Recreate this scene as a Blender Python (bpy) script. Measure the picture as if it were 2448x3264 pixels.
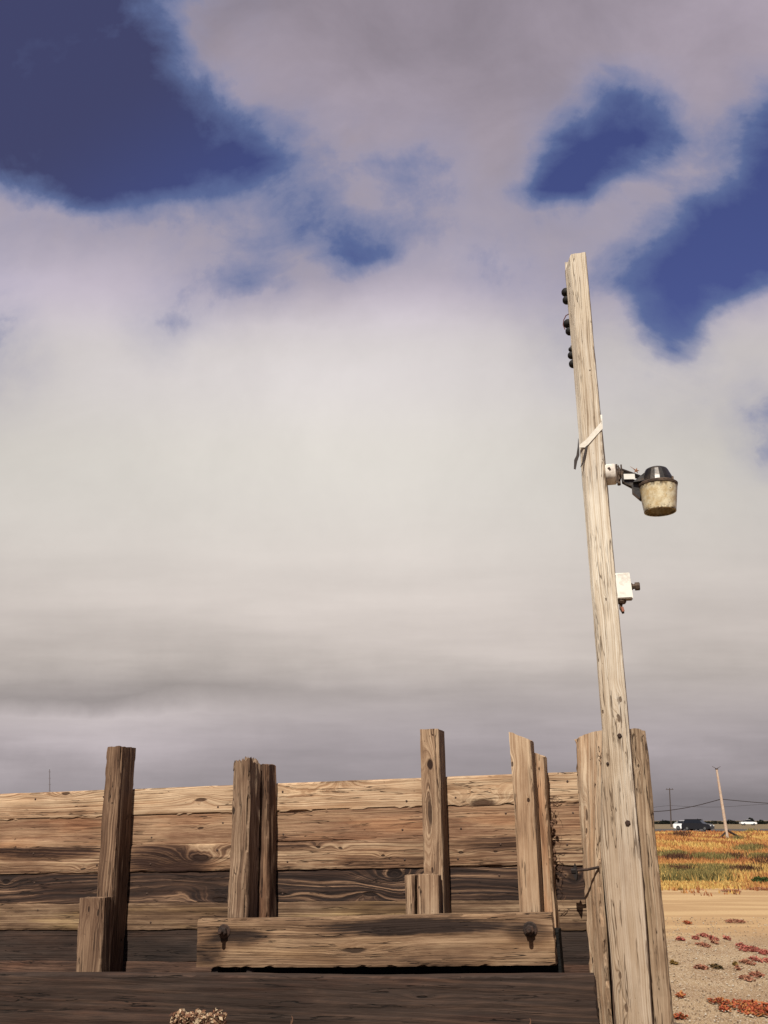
import bpy, bmesh, math, random
import numpy as np
from mathutils import Vector, Matrix, noise, Quaternion

for o in list(bpy.data.objects):
    bpy.data.objects.remove(o)
scn = bpy.context.scene
COL = scn.collection
R = math.radians
random.seed(7)

# ------------------------------------------------------------------ camera
FPX, CX, CY = 2992.0, 1224.0, 1632.0        # lens in photo pixels
PITCH = R(18.19)
EYE = 1.55
cp, sp = math.cos(PITCH), math.sin(PITCH)
cam = bpy.data.cameras.new('camera')
cam.sensor_fit = 'VERTICAL'
cam.sensor_height = 36.0
cam.lens = FPX / 3264.0 * 36.0
cam.clip_start = 0.05
cam.clip_end = 20000
camo = bpy.data.objects.new('camera', cam)
camo.location = (0, 0, EYE)
camo.rotation_euler = (math.pi / 2 + PITCH, 0, 0)
COL.objects.link(camo)
scn.camera = camo
scn.render.resolution_x, scn.render.resolution_y = 768, 1024

# ------------------------------------------------------------------ light
SUN_EL = R(52)
SUN_H = (-math.sin(R(17)), -math.cos(R(17)))          # where the sun stands: behind the camera, slightly left
sun = bpy.data.lights.new('sun', 'SUN')
sun.energy = 5.0
sun.angle = R(0.5)
sun.color = (1.0, 0.93, 0.82)
suno = bpy.data.objects.new('sun', sun)
sv = Vector((SUN_H[0] * math.cos(SUN_EL), SUN_H[1] * math.cos(SUN_EL), math.sin(SUN_EL)))
suno.rotation_euler = sv.to_track_quat('Z', 'Y').to_euler()
suno.location = (0, 0, 50)
COL.objects.link(suno)
scn.view_settings.view_transform = 'Standard'
scn.view_settings.look = 'None'
scn.view_settings.gamma = 1
EXPO = 0.95
scn.view_settings.exposure = EXPO


def srgb(r, g, b):
    f = lambda c: (c / 255 / 12.92) if c / 255 <= 0.04045 else ((c / 255 + 0.055) / 1.055) ** 2.4
    return (f(r), f(g), f(b), 1.0)


def ray(px, py):
    X = px - CX
    U = CY - py
    return Vector((X, FPX * cp - U * sp, FPX * sp + U * cp))


class NT:
    """small helper to write node graphs as expressions"""
    def __init__(s, tree):
        s.t = tree

    def n(s, typ, **kw):
        nd = s.t.nodes.new(typ)
        for k, v in kw.items():
            setattr(nd, k, v)
        return nd

    def put(s, sock, v):
        if isinstance(v, bpy.types.NodeSocket):
            s.t.links.new(v, sock)
        else:
            sock.default_value = v

    def m(s, op, a, b=0.0, c=0.0, clamp=False):
        nd = s.n('ShaderNodeMath', operation=op, use_clamp=clamp)
        s.put(nd.inputs[0], a); s.put(nd.inputs[1], b); s.put(nd.inputs[2], c)
        return nd.outputs[0]

    def v(s, op, a, b=(0, 0, 0), scale=None):
        nd = s.n('ShaderNodeVectorMath', operation=op)
        s.put(nd.inputs[0], a)
        if op == 'SCALE':
            s.put(nd.inputs['Scale'], scale)
        else:
            s.put(nd.inputs[1], b)
        return nd.outputs['Value'] if op in ('DOT_PRODUCT', 'LENGTH', 'DISTANCE') else nd.outputs[0]

    def noise(s, vec, scale, detail=3, rough=0.5, dist=0.0, color=False):
        nd = s.n('ShaderNodeTexNoise')
        s.put(nd.inputs['Vector'], vec)
        nd.inputs['Scale'].default_value = scale
        nd.inputs['Detail'].default_value = detail
        nd.inputs['Roughness'].default_value = rough
        nd.inputs['Distortion'].default_value = dist
        return nd.outputs['Color' if color else 'Fac']

    def mapr(s, val, a, b, c=0.0, d=1.0, smooth=True):
        nd = s.n('ShaderNodeMapRange', interpolation_type='SMOOTHSTEP' if smooth else 'LINEAR')
        s.put(nd.inputs[0], val)
        for i, x in enumerate((a, b, c, d)):
            s.put(nd.inputs[i + 1], x)
        return nd.outputs[0]

    def ramp(s, val, stops):
        nd = s.n('ShaderNodeValToRGB')
        s.put(nd.inputs[0], val)
        el = nd.color_ramp.elements
        while len(el) < len(stops):
            el.new(0.5)
        for e, (p, c) in zip(el, stops):
            e.position = p
            e.color = c if len(c) == 4 else (*c, 1)
        return nd.outputs[0]

    def mix(s, fac, a, b, mode='MIX'):
        nd = s.n('ShaderNodeMix', data_type='RGBA', blend_type=mode)
        s.put(nd.inputs[0], fac); s.put(nd.inputs[6], a); s.put(nd.inputs[7], b)
        return nd.outputs[2]

    def blob(s, vec, loc, scale, rotz=0.0, typ='QUADRATIC_SPHERE'):
        mp = s.n('ShaderNodeMapping', vector_type='TEXTURE')
        s.put(mp.inputs[0], vec)
        mp.inputs[1].default_value = loc
        mp.inputs[2].default_value = (0, 0, rotz)
        mp.inputs[3].default_value = scale
        g = s.n('ShaderNodeTexGradient', gradient_type=typ)
        s.t.links.new(mp.outputs[0], g.inputs[0])
        return g.outputs['Fac']


# ------------------------------------------------------------------ sky with clouds (world)
world = bpy.data.worlds.new('World')
scn.world = world
world.use_nodes = True
world.node_tree.nodes.clear()
W = NT(world.node_tree)
tc = W.n('ShaderNodeTexCoord').outputs['Generated']
sky = W.n('ShaderNodeTexSky', sky_type='NISHITA')
sky.sun_disc = False
sky.sun_elevation = SUN_EL
sky.sun_rotation = math.atan2(SUN_H[0], SUN_H[1]) % (2 * math.pi)
sky.altitude = 0
sky.air_density = 1.0
sky.dust_density = 0.6
sky.ozone_density = 2.5
SKY_STR = 0.10
sep = W.n('ShaderNodeSeparateXYZ')
W.put(sep.inputs[0], tc)
gx, gy, gz = sep.outputs
front = W.m('MAXIMUM', gy, 0.12)
u = W.m('DIVIDE', gx, front)
vv = W.m('DIVIDE', gz, front)
cmb = W.n('ShaderNodeCombineXYZ')
W.put(cmb.inputs[0], u); W.put(cmb.inputs[1], vv)
P0 = cmb.outputs[0]
# ragged cloud edges: warp the sky coordinates with noise
w1 = W.v('SUBTRACT', W.noise(P0, 3.0, 4, 0.55, color=True), (0.5, 0.5, 0.5))
w2 = W.v('SUBTRACT', W.noise(P0, 11.0, 5, 0.62, color=True), (0.5, 0.5, 0.5))
Pw = W.v('ADD', P0, W.v('ADD', W.v('MULTIPLY', w1, (0.07, 0.07, 0)), W.v('MULTIPLY', w2, (0.035, 0.035, 0))))


def vof(py):
    U_ = CY - py
    return (FPX * sp + U_ * cp) / (FPX * cp - U_ * sp)


def uof(px, py):
    return (px - CX) / (FPX * cp - (CY - py) * sp)


# Cloud cover and cloud brightness over the sky, tabulated by direction: rows of constant elevation slope (z/y),
# columns of x/y.  Table positions are photo positions / 1.4755.
def table(rows, ncol, uc, vc, interp='B_SPLINE'):
    """rows: (y, [values 0..1 left to right])"""
    acc = None; prev = None
    fac = W.m('ADD', W.m('MULTIPLY', uc, 0.9), 0.5)
    for y, vals in rows:
        py = y * 1.4755
        stops = []
        for k, val in enumerate(vals):
            px = 2448.0 * k / (ncol - 1)
            stops.append((uof(px, py) * 0.9 + 0.5, (val, val, val, 1)))
        nd = W.n('ShaderNodeValToRGB')
        W.put(nd.inputs[0], fac)
        nd.color_ramp.interpolation = interp
        el_ = nd.color_ramp.elements
        while len(el_) < len(stops): el_.new(0.5)
        for e_, (p_, c_) in zip(el_, stops):
            e_.position = p_; e_.color = c_
        sc_ = W.n('ShaderNodeSeparateColor'); W.put(sc_.inputs[0], nd.outputs[0])
        row = sc_.outputs[0]
        if acc is None:
            acc = row
        else:
            f = W.mapr(vc, vof(prev), vof(py), 0, 1, False)
            acc = W.m('ADD', W.m('MULTIPLY', acc, W.m('SUBTRACT', 1.0, f)), W.m('MULTIPLY', row, f))
        prev = py
    return acc


COVER = [
    (0, [1, 1, 1, .62, .20, .08, 0, 0, 0, 0, 0, 0, 0, 0, 0, 0]),
    (100, [1, 1, 1, .84, .20, .06, 0, 0, 0, 0, 0, 0, .02, .0, 0, 0]),
    (200, [1, 1, 1, 1, .66, .16, .06, .02, .02, 0, 0, .22, .72, .36, .05, .5]),
    (300, [1, 1, 1, 1, .95, .55, .28, .14, .12, .08, .02, .85, 1.1, .72, .36, .85]),
    (360, [.95, 1, 1, 1, 1, .92, .36, .44, .52, .14, .15, 1.1, .75, .35, .40, 1]),
    (400, [.45, .75, 1.0, 1.15, .85, .66, .34, .36, .46, .20, .36, 1.2, .36, .20, .60, 1]),
    (450, [.15, .20, .34, .42, .42, .34, .44, .36, .30, .22, .16, .30, .16, .38, 1.0, 1.1]),
    (500, [.14, .12, .16, .18, .28, .34, .52, .54, .32, .26, .20, .14, .14, .55, 1.1, 1.1]),
    (560, [.12, .06, .05, .10, .22, .44, .36, .72, .22, .24, .22, .18, .38, .90, 1.15, .95]),
    (610, [.12, .02, 0, .08, .34, .50, .10, .15, .05, .14, .22, .20, .52, 1.0, 1.1, .35]),
    (650, [.16, 0, 0, .12, .28, .15, 0, 0, 0, .02, .12, .14, .30, 1.0, .62, .05]),
    (700, [.26, 0, 0, .22, .18, 0, 0, 0, 0, 0, .05, .14, .16, .90, .14, 0]),
    (760, [.28, .02, 0, .08, 0, 0, 0, 0, 0, 0, .02, .10, .08, .60, .08, 0]),
    (820, [.20, .02, 0, 0, 0, 0, 0, 0, 0, 0, 0, .05, .05, .15, .12, .10]),
    (900, [.05, 0, 0, 0, 0, 0, 0, 0, 0, 0, 0, 0, .02, .03, .14, .38]),
    (980, [.0, 0, 0, 0, 0, 0, 0, 0, 0, 0, 0, 0, 0, .0, .04, .40]),
    (1080, [0, 0, 0, 0, 0, 0, 0, 0, 0, 0, 0, 0, 0, 0, 0, .02])]
BRIGHT = [
    (0, [150, 150, 140, 140, 140, 138, 142, 152, 160]), (100, [150, 150, 146, 148, 142, 140, 146, 155, 160]),
    (200, [150, 150, 148, 152, 150, 146, 150, 155, 158]), (300, [150, 150, 145, 150, 157, 155, 152, 152, 150]),
    (400, [158, 155, 148, 150, 155, 164, 150, 152, 150]), (500, [168, 165, 158, 150, 155, 162, 160, 155, 150]),
    (600, [190, 185, 170, 155, 172, 175, 165, 165, 178]), (700, [194, 200, 190, 202, 206, 198, 180, 178, 190]),
    (800, [190, 204, 205, 211, 213, 208, 195, 188, 190]), (900, [192, 205, 208, 214, 215, 211, 200, 192, 182]),
    (1000, [198, 206, 210, 214, 214, 210, 203, 198, 186]), (1100, [200, 206, 209, 212, 212, 210, 203, 200, 192]),
    (1200, [198, 203, 206, 208, 209, 207, 202, 200, 196]), (1300, [190, 195, 200, 204, 205, 203, 198, 196, 192]),
    (1400, [176, 179, 184, 191, 193, 191, 188, 186, 182]), (1450, [163, 165, 168, 177, 180, 179, 178, 176, 174]),
    (1500, [150, 148, 154, 163, 170, 169, 172, 172, 168]), (1550, [178, 194, 188, 166, 161, 163, 168, 170, 165]),
    (1600, [178, 182, 172, 156, 156, 156, 158, 168, 160]), (1650, [156, 160, 156, 150, 148, 148, 148, 152, 146]),
    (1700, [142, 143, 144, 145, 142, 142, 138, 140, 136]), (1770, [132, 131, 130, 130, 130, 128, 124, 122, 120])]
sw = W.n('ShaderNodeSeparateXYZ'); W.put(sw.inputs[0], Pw)
T = table(COVER, 16, sw.outputs[0], sw.outputs[1], 'CARDINAL')
back = W.mapr(gy, 0.22, 0.0)
nb = W.mapr(W.noise(tc, 2.2, 6, 0.6), 0.48, 0.66)
T = W.m('ADD', W.m('MULTIPLY', T, W.m('SUBTRACT', 1.0, back)), W.m('MULTIPLY', nb, back))
edge_ = W.m('MULTIPLY', W.m('MULTIPLY', T, W.m('SUBTRACT', 1.15, T)), 4.0, clamp=True)
wisp = W.m('ADD', W.m('MULTIPLY', W.m('SUBTRACT', W.noise(P0, 7.0, 8, 0.62, 0.5), 0.5), 1.1), W.m('MULTIPLY', W.m('SUBTRACT', W.noise(P0, 26.0, 6, 0.65), 0.5), 0.35))
Tc = W.m('ADD', T, W.m('MULTIPLY', wisp, W.m('MULTIPLY', edge_, 0.85)), clamp=True)
# banks are stretched along the horizon low down
wn = W.n('ShaderNodeMapping')
W.put(wn.inputs[0], P0)
wn.inputs[3].default_value = (0.9, 6.5, 1)
bank = W.m('SUBTRACT', W.noise(wn.outputs[0], 2.6, 6, 0.55), 0.5)
puff = W.m('SUBTRACT', W.noise(P0, 4.2, 8, 0.58, 0.4), 0.5)
fine = W.m('SUBTRACT', W.noise(P0, 60.0, 3, 0.6), 0.5)
low = W.mapr(vv, 0.42, 0.12)
B = table([(y, [q / 255.0 for q in r_]) for y, r_ in BRIGHT], 9, sw.outputs[0], W.m('ADD', sw.outputs[1], W.m('MULTIPLY', W.m('MULTIPLY', bank, low), 0.05)))
amt = W.m('ADD', 0.10, W.m('MULTIPLY', W.m('ADD', low, W.mapr(vv, 0.6, 0.8)), 0.10))
B = W.m('ADD', B, W.m('MULTIPLY', W.m('ADD', W.m('MULTIPLY', bank, low), W.m('MULTIPLY', puff, W.m('SUBTRACT', 1.0, low))), amt))
B = W.m('ADD', B, W.m('MULTIPLY', fine, 0.012))
lin = W.m('POWER', B, 2.2)
hue = W.ramp(vv, [(0.0, (0.95, 0.85, 0.90)), (0.06, (0.96, 0.85, 0.885)), (0.17, (0.965, 0.86, 0.80)), (0.39, (0.94, 0.885, 0.82)), (0.52, (0.94, 0.875, 0.87)), (0.63, (0.92, 0.82, 0.96)), (0.91, (0.94, 0.81, 0.96))])
hue.node.color_ramp.interpolation = 'EASE'
cc = W.v('SCALE', hue, scale=W.m('MULTIPLY', lin, 1.17))
ccs = W.v('SCALE', cc, scale=2 ** -EXPO / SKY_STR)
sc_ = lambda r_, g_, b_: tuple(c * 2 ** -EXPO / SKY_STR for c in srgb(r_, g_, b_)[:3]) + (1,)
# thin veils scatter blue light: from open sky (Nishita) to cloud through a milky blue
blue = W.v('SCALE', W.mix(1.0, sky.outputs[0], (0.66, 0.53, 0.84, 1), 'MULTIPLY'), scale=2 ** -EXPO)
dk_ = W.mapr(W.m('SUBTRACT', vv, W.m('MULTIPLY', u, 0.9)), 0.85, 1.25, 0.0, 0.95)
blue = W.mix(dk_, blue, sc_(66, 69, 104))
skycol = W.mix(W.mapr(Tc, 0.0, 0.36, smooth=False), ccs, W.mix(0.45, sc_(146, 148, 178), ccs))
skycol = W.mix(W.mapr(Tc, 0.22, 0.62, smooth=False), skycol, sc_(100, 116, 158))
skycol = W.mix(W.mapr(Tc, 0.48, 0.95, smooth=False), skycol, blue)
# below the horizon: earth colour
skycol = W.mix(W.mapr(gz, -0.02, -0.06), skycol, (1.6, 1.2, 0.8, 1))
bg = W.n('ShaderNodeBackground')
W.put(bg.inputs[0], skycol)
bg.inputs[1].default_value = SKY_STR
wo = W.n('ShaderNodeOutputWorld')
world.node_tree.links.new(bg.outputs[0], wo.inputs[0])

# ------------------------------------------------------------------ helpers: objects
WM = {}


def put(o, parent=None, M=None):
    """link object at world matrix M, parented without moving"""
    M = M or Matrix.Identity(4)
    COL.objects.link(o)
    if parent is not None:
        o.parent = parent
        o.matrix_parent_inverse = WM[parent.name].inverted()
    o.matrix_basis = M
    WM[o.name] = M.copy()
    return o


def tag(o, label=None, cat=None, group=None, kind=None):
    if label: o['label'] = label
    if cat: o['category'] = cat
    if group: o['group'] = group
    if kind: o['kind'] = kind
    return o


def empty(name, loc, label=None, cat=None, group=None):
    o = bpy.data.objects.new(name, None)
    o.empty_display_size = 0.2
    put(o, None, Matrix.Translation(loc))
    return tag(o, label, cat, group)


def mesh_obj(name, verts, faces, mat, parent=None, M=None, smooth=False, colors=None):
    me = bpy.data.meshes.new(name)
    me.from_pydata([tuple(v) for v in verts], [], faces)
    if colors is not None:
        at = me.color_attributes.new('col', 'FLOAT_COLOR', 'POINT')
        at.data.foreach_set('color', np.asarray(colors, dtype=np.float32).ravel())
    me.validate()
    me.update()
    bm = bmesh.new(); bm.from_mesh(me)
    if colors is None:
        bmesh.ops.recalc_face_normals(bm, faces=bm.faces)
    for f in bm.faces: f.smooth = smooth
    bm.to_mesh(me); bm.free()
    if mat: me.materials.append(mat)
    o = bpy.data.objects.new(name, me)
    return put(o, parent, M)


class MB:
    """collects primitives into one mesh"""
    def __init__(s):
        s.v = []; s.f = []

    def add(s, vs, fs):
        k = len(s.v)
        s.v += [Vector(v) for v in vs]
        s.f += [tuple(i + k for i in f) for f in fs]

    def hexa(s, p):   # 8 points: bottom 4, top 4
        s.add(p, [(0, 3, 2, 1), (4, 5, 6, 7), (0, 1, 5, 4), (1, 2, 6, 5), (2, 3, 7, 6), (3, 0, 4, 7)])

    def box(s, c, dx, dy, dz, ax=(1, 0, 0), ay=(0, 1, 0), az=(0, 0, 1), bev=0.0):
        c, ax, ay, az = Vector(c), Vector(ax), Vector(ay), Vector(az)
        if bev <= 0:
            s.hexa([c + ax * (i * dx / 2) + ay * (j * dy / 2) + az * (k * dz / 2)
                    for k in (-1, 1) for i, j in ((-1, -1), (1, -1), (1, 1), (-1, 1))])
            return
        b = bmesh.new()
        bmesh.ops.create_cube(b, size=1)
        for v in b.verts: v.co = Vector((v.co.x * dx, v.co.y * dy, v.co.z * dz))
        bmesh.ops.bevel(b, geom=list(b.edges), offset=bev, segments=2, affect='EDGES')
        b.verts.ensure_lookup_table()
        s.add([c + ax * v.co.x + ay * v.co.y + az * v.co.z for v in b.verts], [tuple(v.index for v in f.verts) for f in b.faces])
        b.free()

    def lathe(s, c, axis, prof, n=24, closed=(True, True), phase=0.0):
        """prof: list of (radius, height along axis)"""
        c = Vector(c); a = Vector(axis).normalized()
        e1 = a.orthogonal().normalized() if abs(a.z) < 0.9 else Vector((1, 0, 0))
        e1 = (e1 - a * e1.dot(a)).normalized()
        e2 = a.cross(e1)
        vs = []; fs = []
        for r_, h in prof:
            for i in range(n):
                t = 2 * math.pi * i / n + phase
                vs.append(c + a * h + (e1 * math.cos(t) + e2 * math.sin(t)) * r_)
        for j in range(len(prof) - 1):
            for i in range(n):
                i2 = (i + 1) % n
                fs.append((j * n + i, j * n + i2, (j + 1) * n + i2, (j + 1) * n + i))
        if closed[0]: fs.append(tuple(range(n - 1, -1, -1)))
        if closed[1]: fs.append(tuple((len(prof) - 1) * n + i for i in range(n)))
        s.add(vs, fs)

    def tube(s, pts, r, n=6, r2=None):
        pts = [Vector(p) for p in pts]
        vs = []; fs = []
        prev = None
        for j, p in enumerate(pts):
            d = (pts[min(j + 1, len(pts) - 1)] - pts[max(j - 1, 0)]).normalized()
            e = prev if prev is not None else d.orthogonal()
            e = (e - d * e.dot(d)).normalized(); prev = e
            f = d.cross(e)
            rr = r if r2 is None else r + (r2 - r) * j / (len(pts) - 1)
            for i in range(n):
                t = 2 * math.pi * i / n
                vs.append(p + (e * math.cos(t) + f * math.sin(t)) * rr)
        for j in range(len(pts) - 1):
            for i in range(n):
                i2 = (i + 1) % n
                fs.append((j * n + i, j * n + i2, (j + 1) * n + i2, (j + 1) * n + i))
        fs.append(tuple(range(n - 1, -1, -1))); fs.append(tuple((len(pts) - 1) * n + i for i in range(n)))
        s.add(vs, fs)

    def sphere(s, c, r, n=14, m=9, sq=(1, 1, 1), rough=0.0):
        c = Vector(c); vs = [c + Vector((0, 0, -r * sq[2]))]; fs = []
        for j in range(1, m):
            ph = -math.pi / 2 + math.pi * j / m
            for i in range(n):
                t = 2 * math.pi * i / n
                d = Vector((math.cos(ph) * math.cos(t), math.cos(ph) * math.sin(t), math.sin(ph)))
                k = 1 + rough * noise.noise(d * 2.5 + c * 7)
                vs.append(c + Vector((d.x * sq[0], d.y * sq[1], d.z * sq[2])) * r * k)
        vs.append(c + Vector((0, 0, r * sq[2])))
        for i in range(n):
            fs.append((0, 1 + (i + 1) % n, 1 + i))
            fs.append((len(vs) - 1, 1 + (m - 2) * n + i, 1 + (m - 2) * n + (i + 1) % n))
        for j in range(m - 2):
            for i in range(n):
                a_ = 1 + j * n
                fs.append((a_ + i, a_ + (i + 1) % n, a_ + n + (i + 1) % n, a_ + n + i))
        s.add(vs, fs)

    def build(s, name, mat, parent=None, M=None, smooth=False):
        vs = s.v
        if M is not None:
            Mi = M.inverted(); vs = [Mi @ v for v in vs]
        elif parent is not None:
            M = WM[parent.name]; Mi = M.inverted(); vs = [Mi @ v for v in vs]
        return mesh_obj(name, vs, s.f, mat, parent, M, smooth)


# ------------------------------------------------------------------ the fence's own frame
FU = Vector((0.9663, -0.2577, 0))           # along the fence, to the right
FN = Vector((-0.2577, -0.9663, 0))          # out of its face
F0 = Vector((1.174, 6.0, 0))


def fp(px, py, d=0.0, k=0.0):
    """point where the sight line of a photo pixel meets the vertical plane d metres in front of the boards"""
    r = ray(px, py)
    t = (d + F0.dot(FN)) / (r.x * FN.x + r.y * FN.y)
    return Vector((r.x * t, r.y * t, EYE + r.z * t))


def gp(px, py, z=0.0):
    r = ray(px, py)
    t = (z - EYE) / r.z
    return Vector((r.x * t, r.y * t, z))


def yp(px, py, Y):
    r = ray(px, py); t = Y / r.y
    return Vector((r.x * t, Y, EYE + r.z * t))


# ------------------------------------------------------------------ materials
def newmat(name):
    m = bpy.data.materials.new(name)
    m.use_nodes = True
    m.node_tree.nodes.clear()
    return m, NT(m.node_tree)


def finish(m, N, col, rough=0.8, height=None, dist=0.003, strength=1.0, metal=0.0, spec=0.25):
    b = N.n('ShaderNodeBsdfPrincipled')
    N.put(b.inputs['Base Color'], col)
    N.put(b.inputs['Roughness'], rough)
    N.put(b.inputs['Metallic'], metal)
    N.put(b.inputs['Specular IOR Level'], spec)
    if height is not None:
        bp = N.n('ShaderNodeBump')
        bp.inputs['Distance'].default_value = dist
        bp.inputs['Strength'].default_value = strength
        N.put(bp.inputs['Height'], height)
        m.node_tree.links.new(bp.outputs[0], b.inputs['Normal'])
    o = N.n('ShaderNodeOutputMaterial')
    m.node_tree.links.new(b.outputs[0], o.inputs[0])
    return b


def wood(name, dark, mid, light, tint=None, seed=0.0, freq=55.0, ringc=0.55, patchc=0.7, fibc=0.45, warp=0.05,
         knots=(), rk=0.0, crack=0.5, bias=0.0, tilt=0.0, moss=None, stains=(), foot=None, holes=()):
    """weathered timber; local X runs along the grain. knots: (x, z, rx, rz, strength); stains: (x, z, rx, rz, amount)"""
    m, N = newmat(name)
    co = N.n('ShaderNodeTexCoord').outputs['Object']
    s = N.v('ADD', co, (seed * 3.17, seed * 1.31, seed * 2.23))
    st = lambda a, b_, c_: N.v('MULTIPLY', s, (a, b_, c_))
    sepn = N.n('ShaderNodeSeparateXYZ'); N.put(sepn.inputs[0], co)
    x, y, z = sepn.outputs
    gg = N.m('ADD', N.m('ADD', z, N.m('MULTIPLY', y, 0.9)), N.m('MULTIPLY', x, tilt))
    gg = N.m('ADD', gg, N.m('MULTIPLY', N.m('SUBTRACT', N.noise(st(0.9, 5, 5), 1.0, 2, 0.4), 0.5), warp * 2.2))
    gg = N.m('ADD', gg, N.m('MULTIPLY', N.m('SUBTRACT', N.noise(st(4, 14, 14), 1.0, 3, 0.5), 0.5), warp * 0.4))
    kdark = None
    wob = N.v('SCALE', N.v('SUBTRACT', N.noise(co, 14, 2, color=True), (0.5, 0.5, 0.5)), scale=0.02)
    cw = N.v('MULTIPLY', N.v('ADD', co, wob), (1, 0, 1))
    for (kx, kz, rx, rz, ks) in knots:
        q = N.blob(cw, (kx, 0, kz), (rx, 1, rz))
        gg = N.m('ADD', gg, N.m('MULTIPLY', q, ks))
        kd = N.mapr(q, 0.66, 0.80)
        kdark = kd if kdark is None else N.m('MAXIMUM', kdark, kd)
    if rk > 0:
        vo = N.n('ShaderNodeTexVoronoi', feature='F1')
        N.put(vo.inputs['Vector'], st(1.6, 3.0, 5.0))
        vo.inputs['Scale'].default_value = 1.0
        sc = N.n('ShaderNodeSeparateColor'); N.put(sc.inputs[0], vo.outputs['Color'])
        on = N.m('GREATER_THAN', sc.outputs[0], 1.0 - rk)
        q = N.m('MULTIPLY', N.mapr(vo.outputs['Distance'], 0.42, 0.0), on)
        gg = N.m('ADD', gg, N.m('MULTIPLY', q, 0.07))
        kd = N.m('MULTIPLY', N.mapr(vo.outputs['Distance'], 0.075, 0.045), on)
        kdark = kd if kdark is None else N.m('MAXIMUM', kdark, kd)
    ph = N.m('MULTIPLY', gg, freq * 2 * math.pi)
    ring = N.m('ADD', N.m('MULTIPLY', N.m('SINE', ph), 0.5), 0.5)
    ring2 = N.m('ADD', N.m('MULTIPLY', N.m('SINE', N.m('MULTIPLY', ph, 0.37)), 0.5), 0.5)
    cv = N.n('ShaderNodeCombineXYZ')
    N.put(cv.inputs[0], N.m('MULTIPLY', gg, freq * 1.9)); N.put(cv.inputs[1], N.m('MULTIPLY', x, 0.35)); cv.inputs[2].default_value = seed * 3.3
    irr = N.mapr(N.noise(cv.outputs[0], 1.0, 5, 0.72), 0.32, 0.66)        # growth lines of uneven width
    ring = N.m('ADD', N.m('MULTIPLY', N.m('POWER', ring, 0.7), 0.26), N.m('ADD', N.m('MULTIPLY', ring2, 0.16), N.m('MULTIPLY', irr, 0.62)))
    ringamp = N.mapr(N.noise(st(1.3, 6, 6), 1.0, 2), 0.3, 0.65, 0.6, 1.5)
    patch = N.noise(st(1.7, 9, 9), 1.0, 5, 0.6, 0.6)
    fib = N.noise(st(9, 150, 150), 1.0, 4, 0.7)
    val = N.m('ADD', 0.52 + bias, N.m('MULTIPLY', N.m('MULTIPLY', N.m('SUBTRACT', ring, 0.55), ringc), ringamp))
    val = N.m('ADD', val, N.m('MULTIPLY', N.m('SUBTRACT', patch, 0.5), patchc * 1.6))
    val = N.m('ADD', val, N.m('MULTIPLY', N.m('SUBTRACT', fib, 0.5), fibc))
    for (kx, kz, rx, rz, am) in stains:
        val = N.m('SUBTRACT', val, N.m('MULTIPLY', N.mapr(N.blob(cw, (kx, 0, kz), (rx, 1, rz), 0, 'SPHERICAL'), 0.0, 0.6), am))
    cr = N.noise(st(1.6, 34, 34), 1.0, 3, 0.55, 0.4)
    crk = N.m('MULTIPLY', N.mapr(N.m('ABSOLUTE', N.m('SUBTRACT', cr, 0.44)), 0.016, 0.003), crack)
    crk = N.m('MULTIPLY', crk, N.mapr(N.noise(st(2.2, 8, 8), 1.0, 2), 0.42, 0.55))
    col = N.ramp(val, [(0.08, dark), (0.5, mid), (0.95, light)])
    if tint:
        tf = N.m('MULTIPLY', N.mapr(N.noise(st(1.1, 7, 7), 1.3, 3), 0.47, 0.68), 0.55)
        col = N.mix(tf, col, N.mix(1.0, col, tint, 'MULTIPLY'))
    if moss:
        mf = N.m('MULTIPLY', N.mapr(N.noise(st(2.5, 9, 9), 1.0, 4), 0.55, 0.72), 0.7)
        col = N.mix(mf, col, moss)
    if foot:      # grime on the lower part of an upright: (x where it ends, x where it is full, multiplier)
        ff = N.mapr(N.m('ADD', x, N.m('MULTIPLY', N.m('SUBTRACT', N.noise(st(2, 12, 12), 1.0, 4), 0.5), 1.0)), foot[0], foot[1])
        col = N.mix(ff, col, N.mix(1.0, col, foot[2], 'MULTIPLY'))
    blot = N.mapr(N.noise(st(0.8, 3.5, 3.5), 1.7, 5, 0.65), 0.38, 0.62)
    col = N.mix(N.m('MULTIPLY', blot, 0.55), col, N.mix(1.0, col, (0.70, 0.66, 0.64, 1), 'MULTIPLY'))
    spots = N.mapr(N.noise(st(30, 75, 75), 1.0, 2, 0.5), 0.72, 0.78)
    dk = N.m('MAXIMUM', crk, N.m('MULTIPLY', spots, 0.6))
    for (hx, hz, hrx, hrz) in holes:
        dk = N.m('MAXIMUM', dk, N.m('MULTIPLY', N.mapr(N.blob(cw, (hx, 0, hz), (hrx, 1, hrz), 0, 'SPHERICAL'), 0.0, 0.35), 1.0))
    if kdark is not None:
        dk = N.m('MAXIMUM', dk, N.m('MULTIPLY', kdark, 0.85))
    col = N.mix(dk, col, (dark[0] * 0.5, dark[1] * 0.45, dark[2] * 0.45, 1))
    h = N.m('SUBTRACT', N.m('ADD', N.m('MULTIPLY', ring, 0.45), N.m('ADD', N.m('MULTIPLY', fib, 0.35), N.m('MULTIPLY', patch, 0.8))), N.m('MULTIPLY', dk, 1.2))
    finish(m, N, col, 0.86, h, 0.0045, 0.8, spec=0.15)
    return m


ALB = 0.49        # surfaces' own reflectance against how bright they look in full sun


def C(r, g_, b_):
    c = srgb(r, g_, b_)
    lum = 0.3 * c[0] + 0.6 * c[1] + 0.1 * c[2]
    return tuple((lum + (x - lum) * 0.92) * ALB for x in c[:3]) + (1.0,)


def CW(r, g_, b_):      # painted white and pale metal
    return tuple(x * 0.72 for x in srgb(r, g_, b_)[:3]) + (1.0,)


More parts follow.
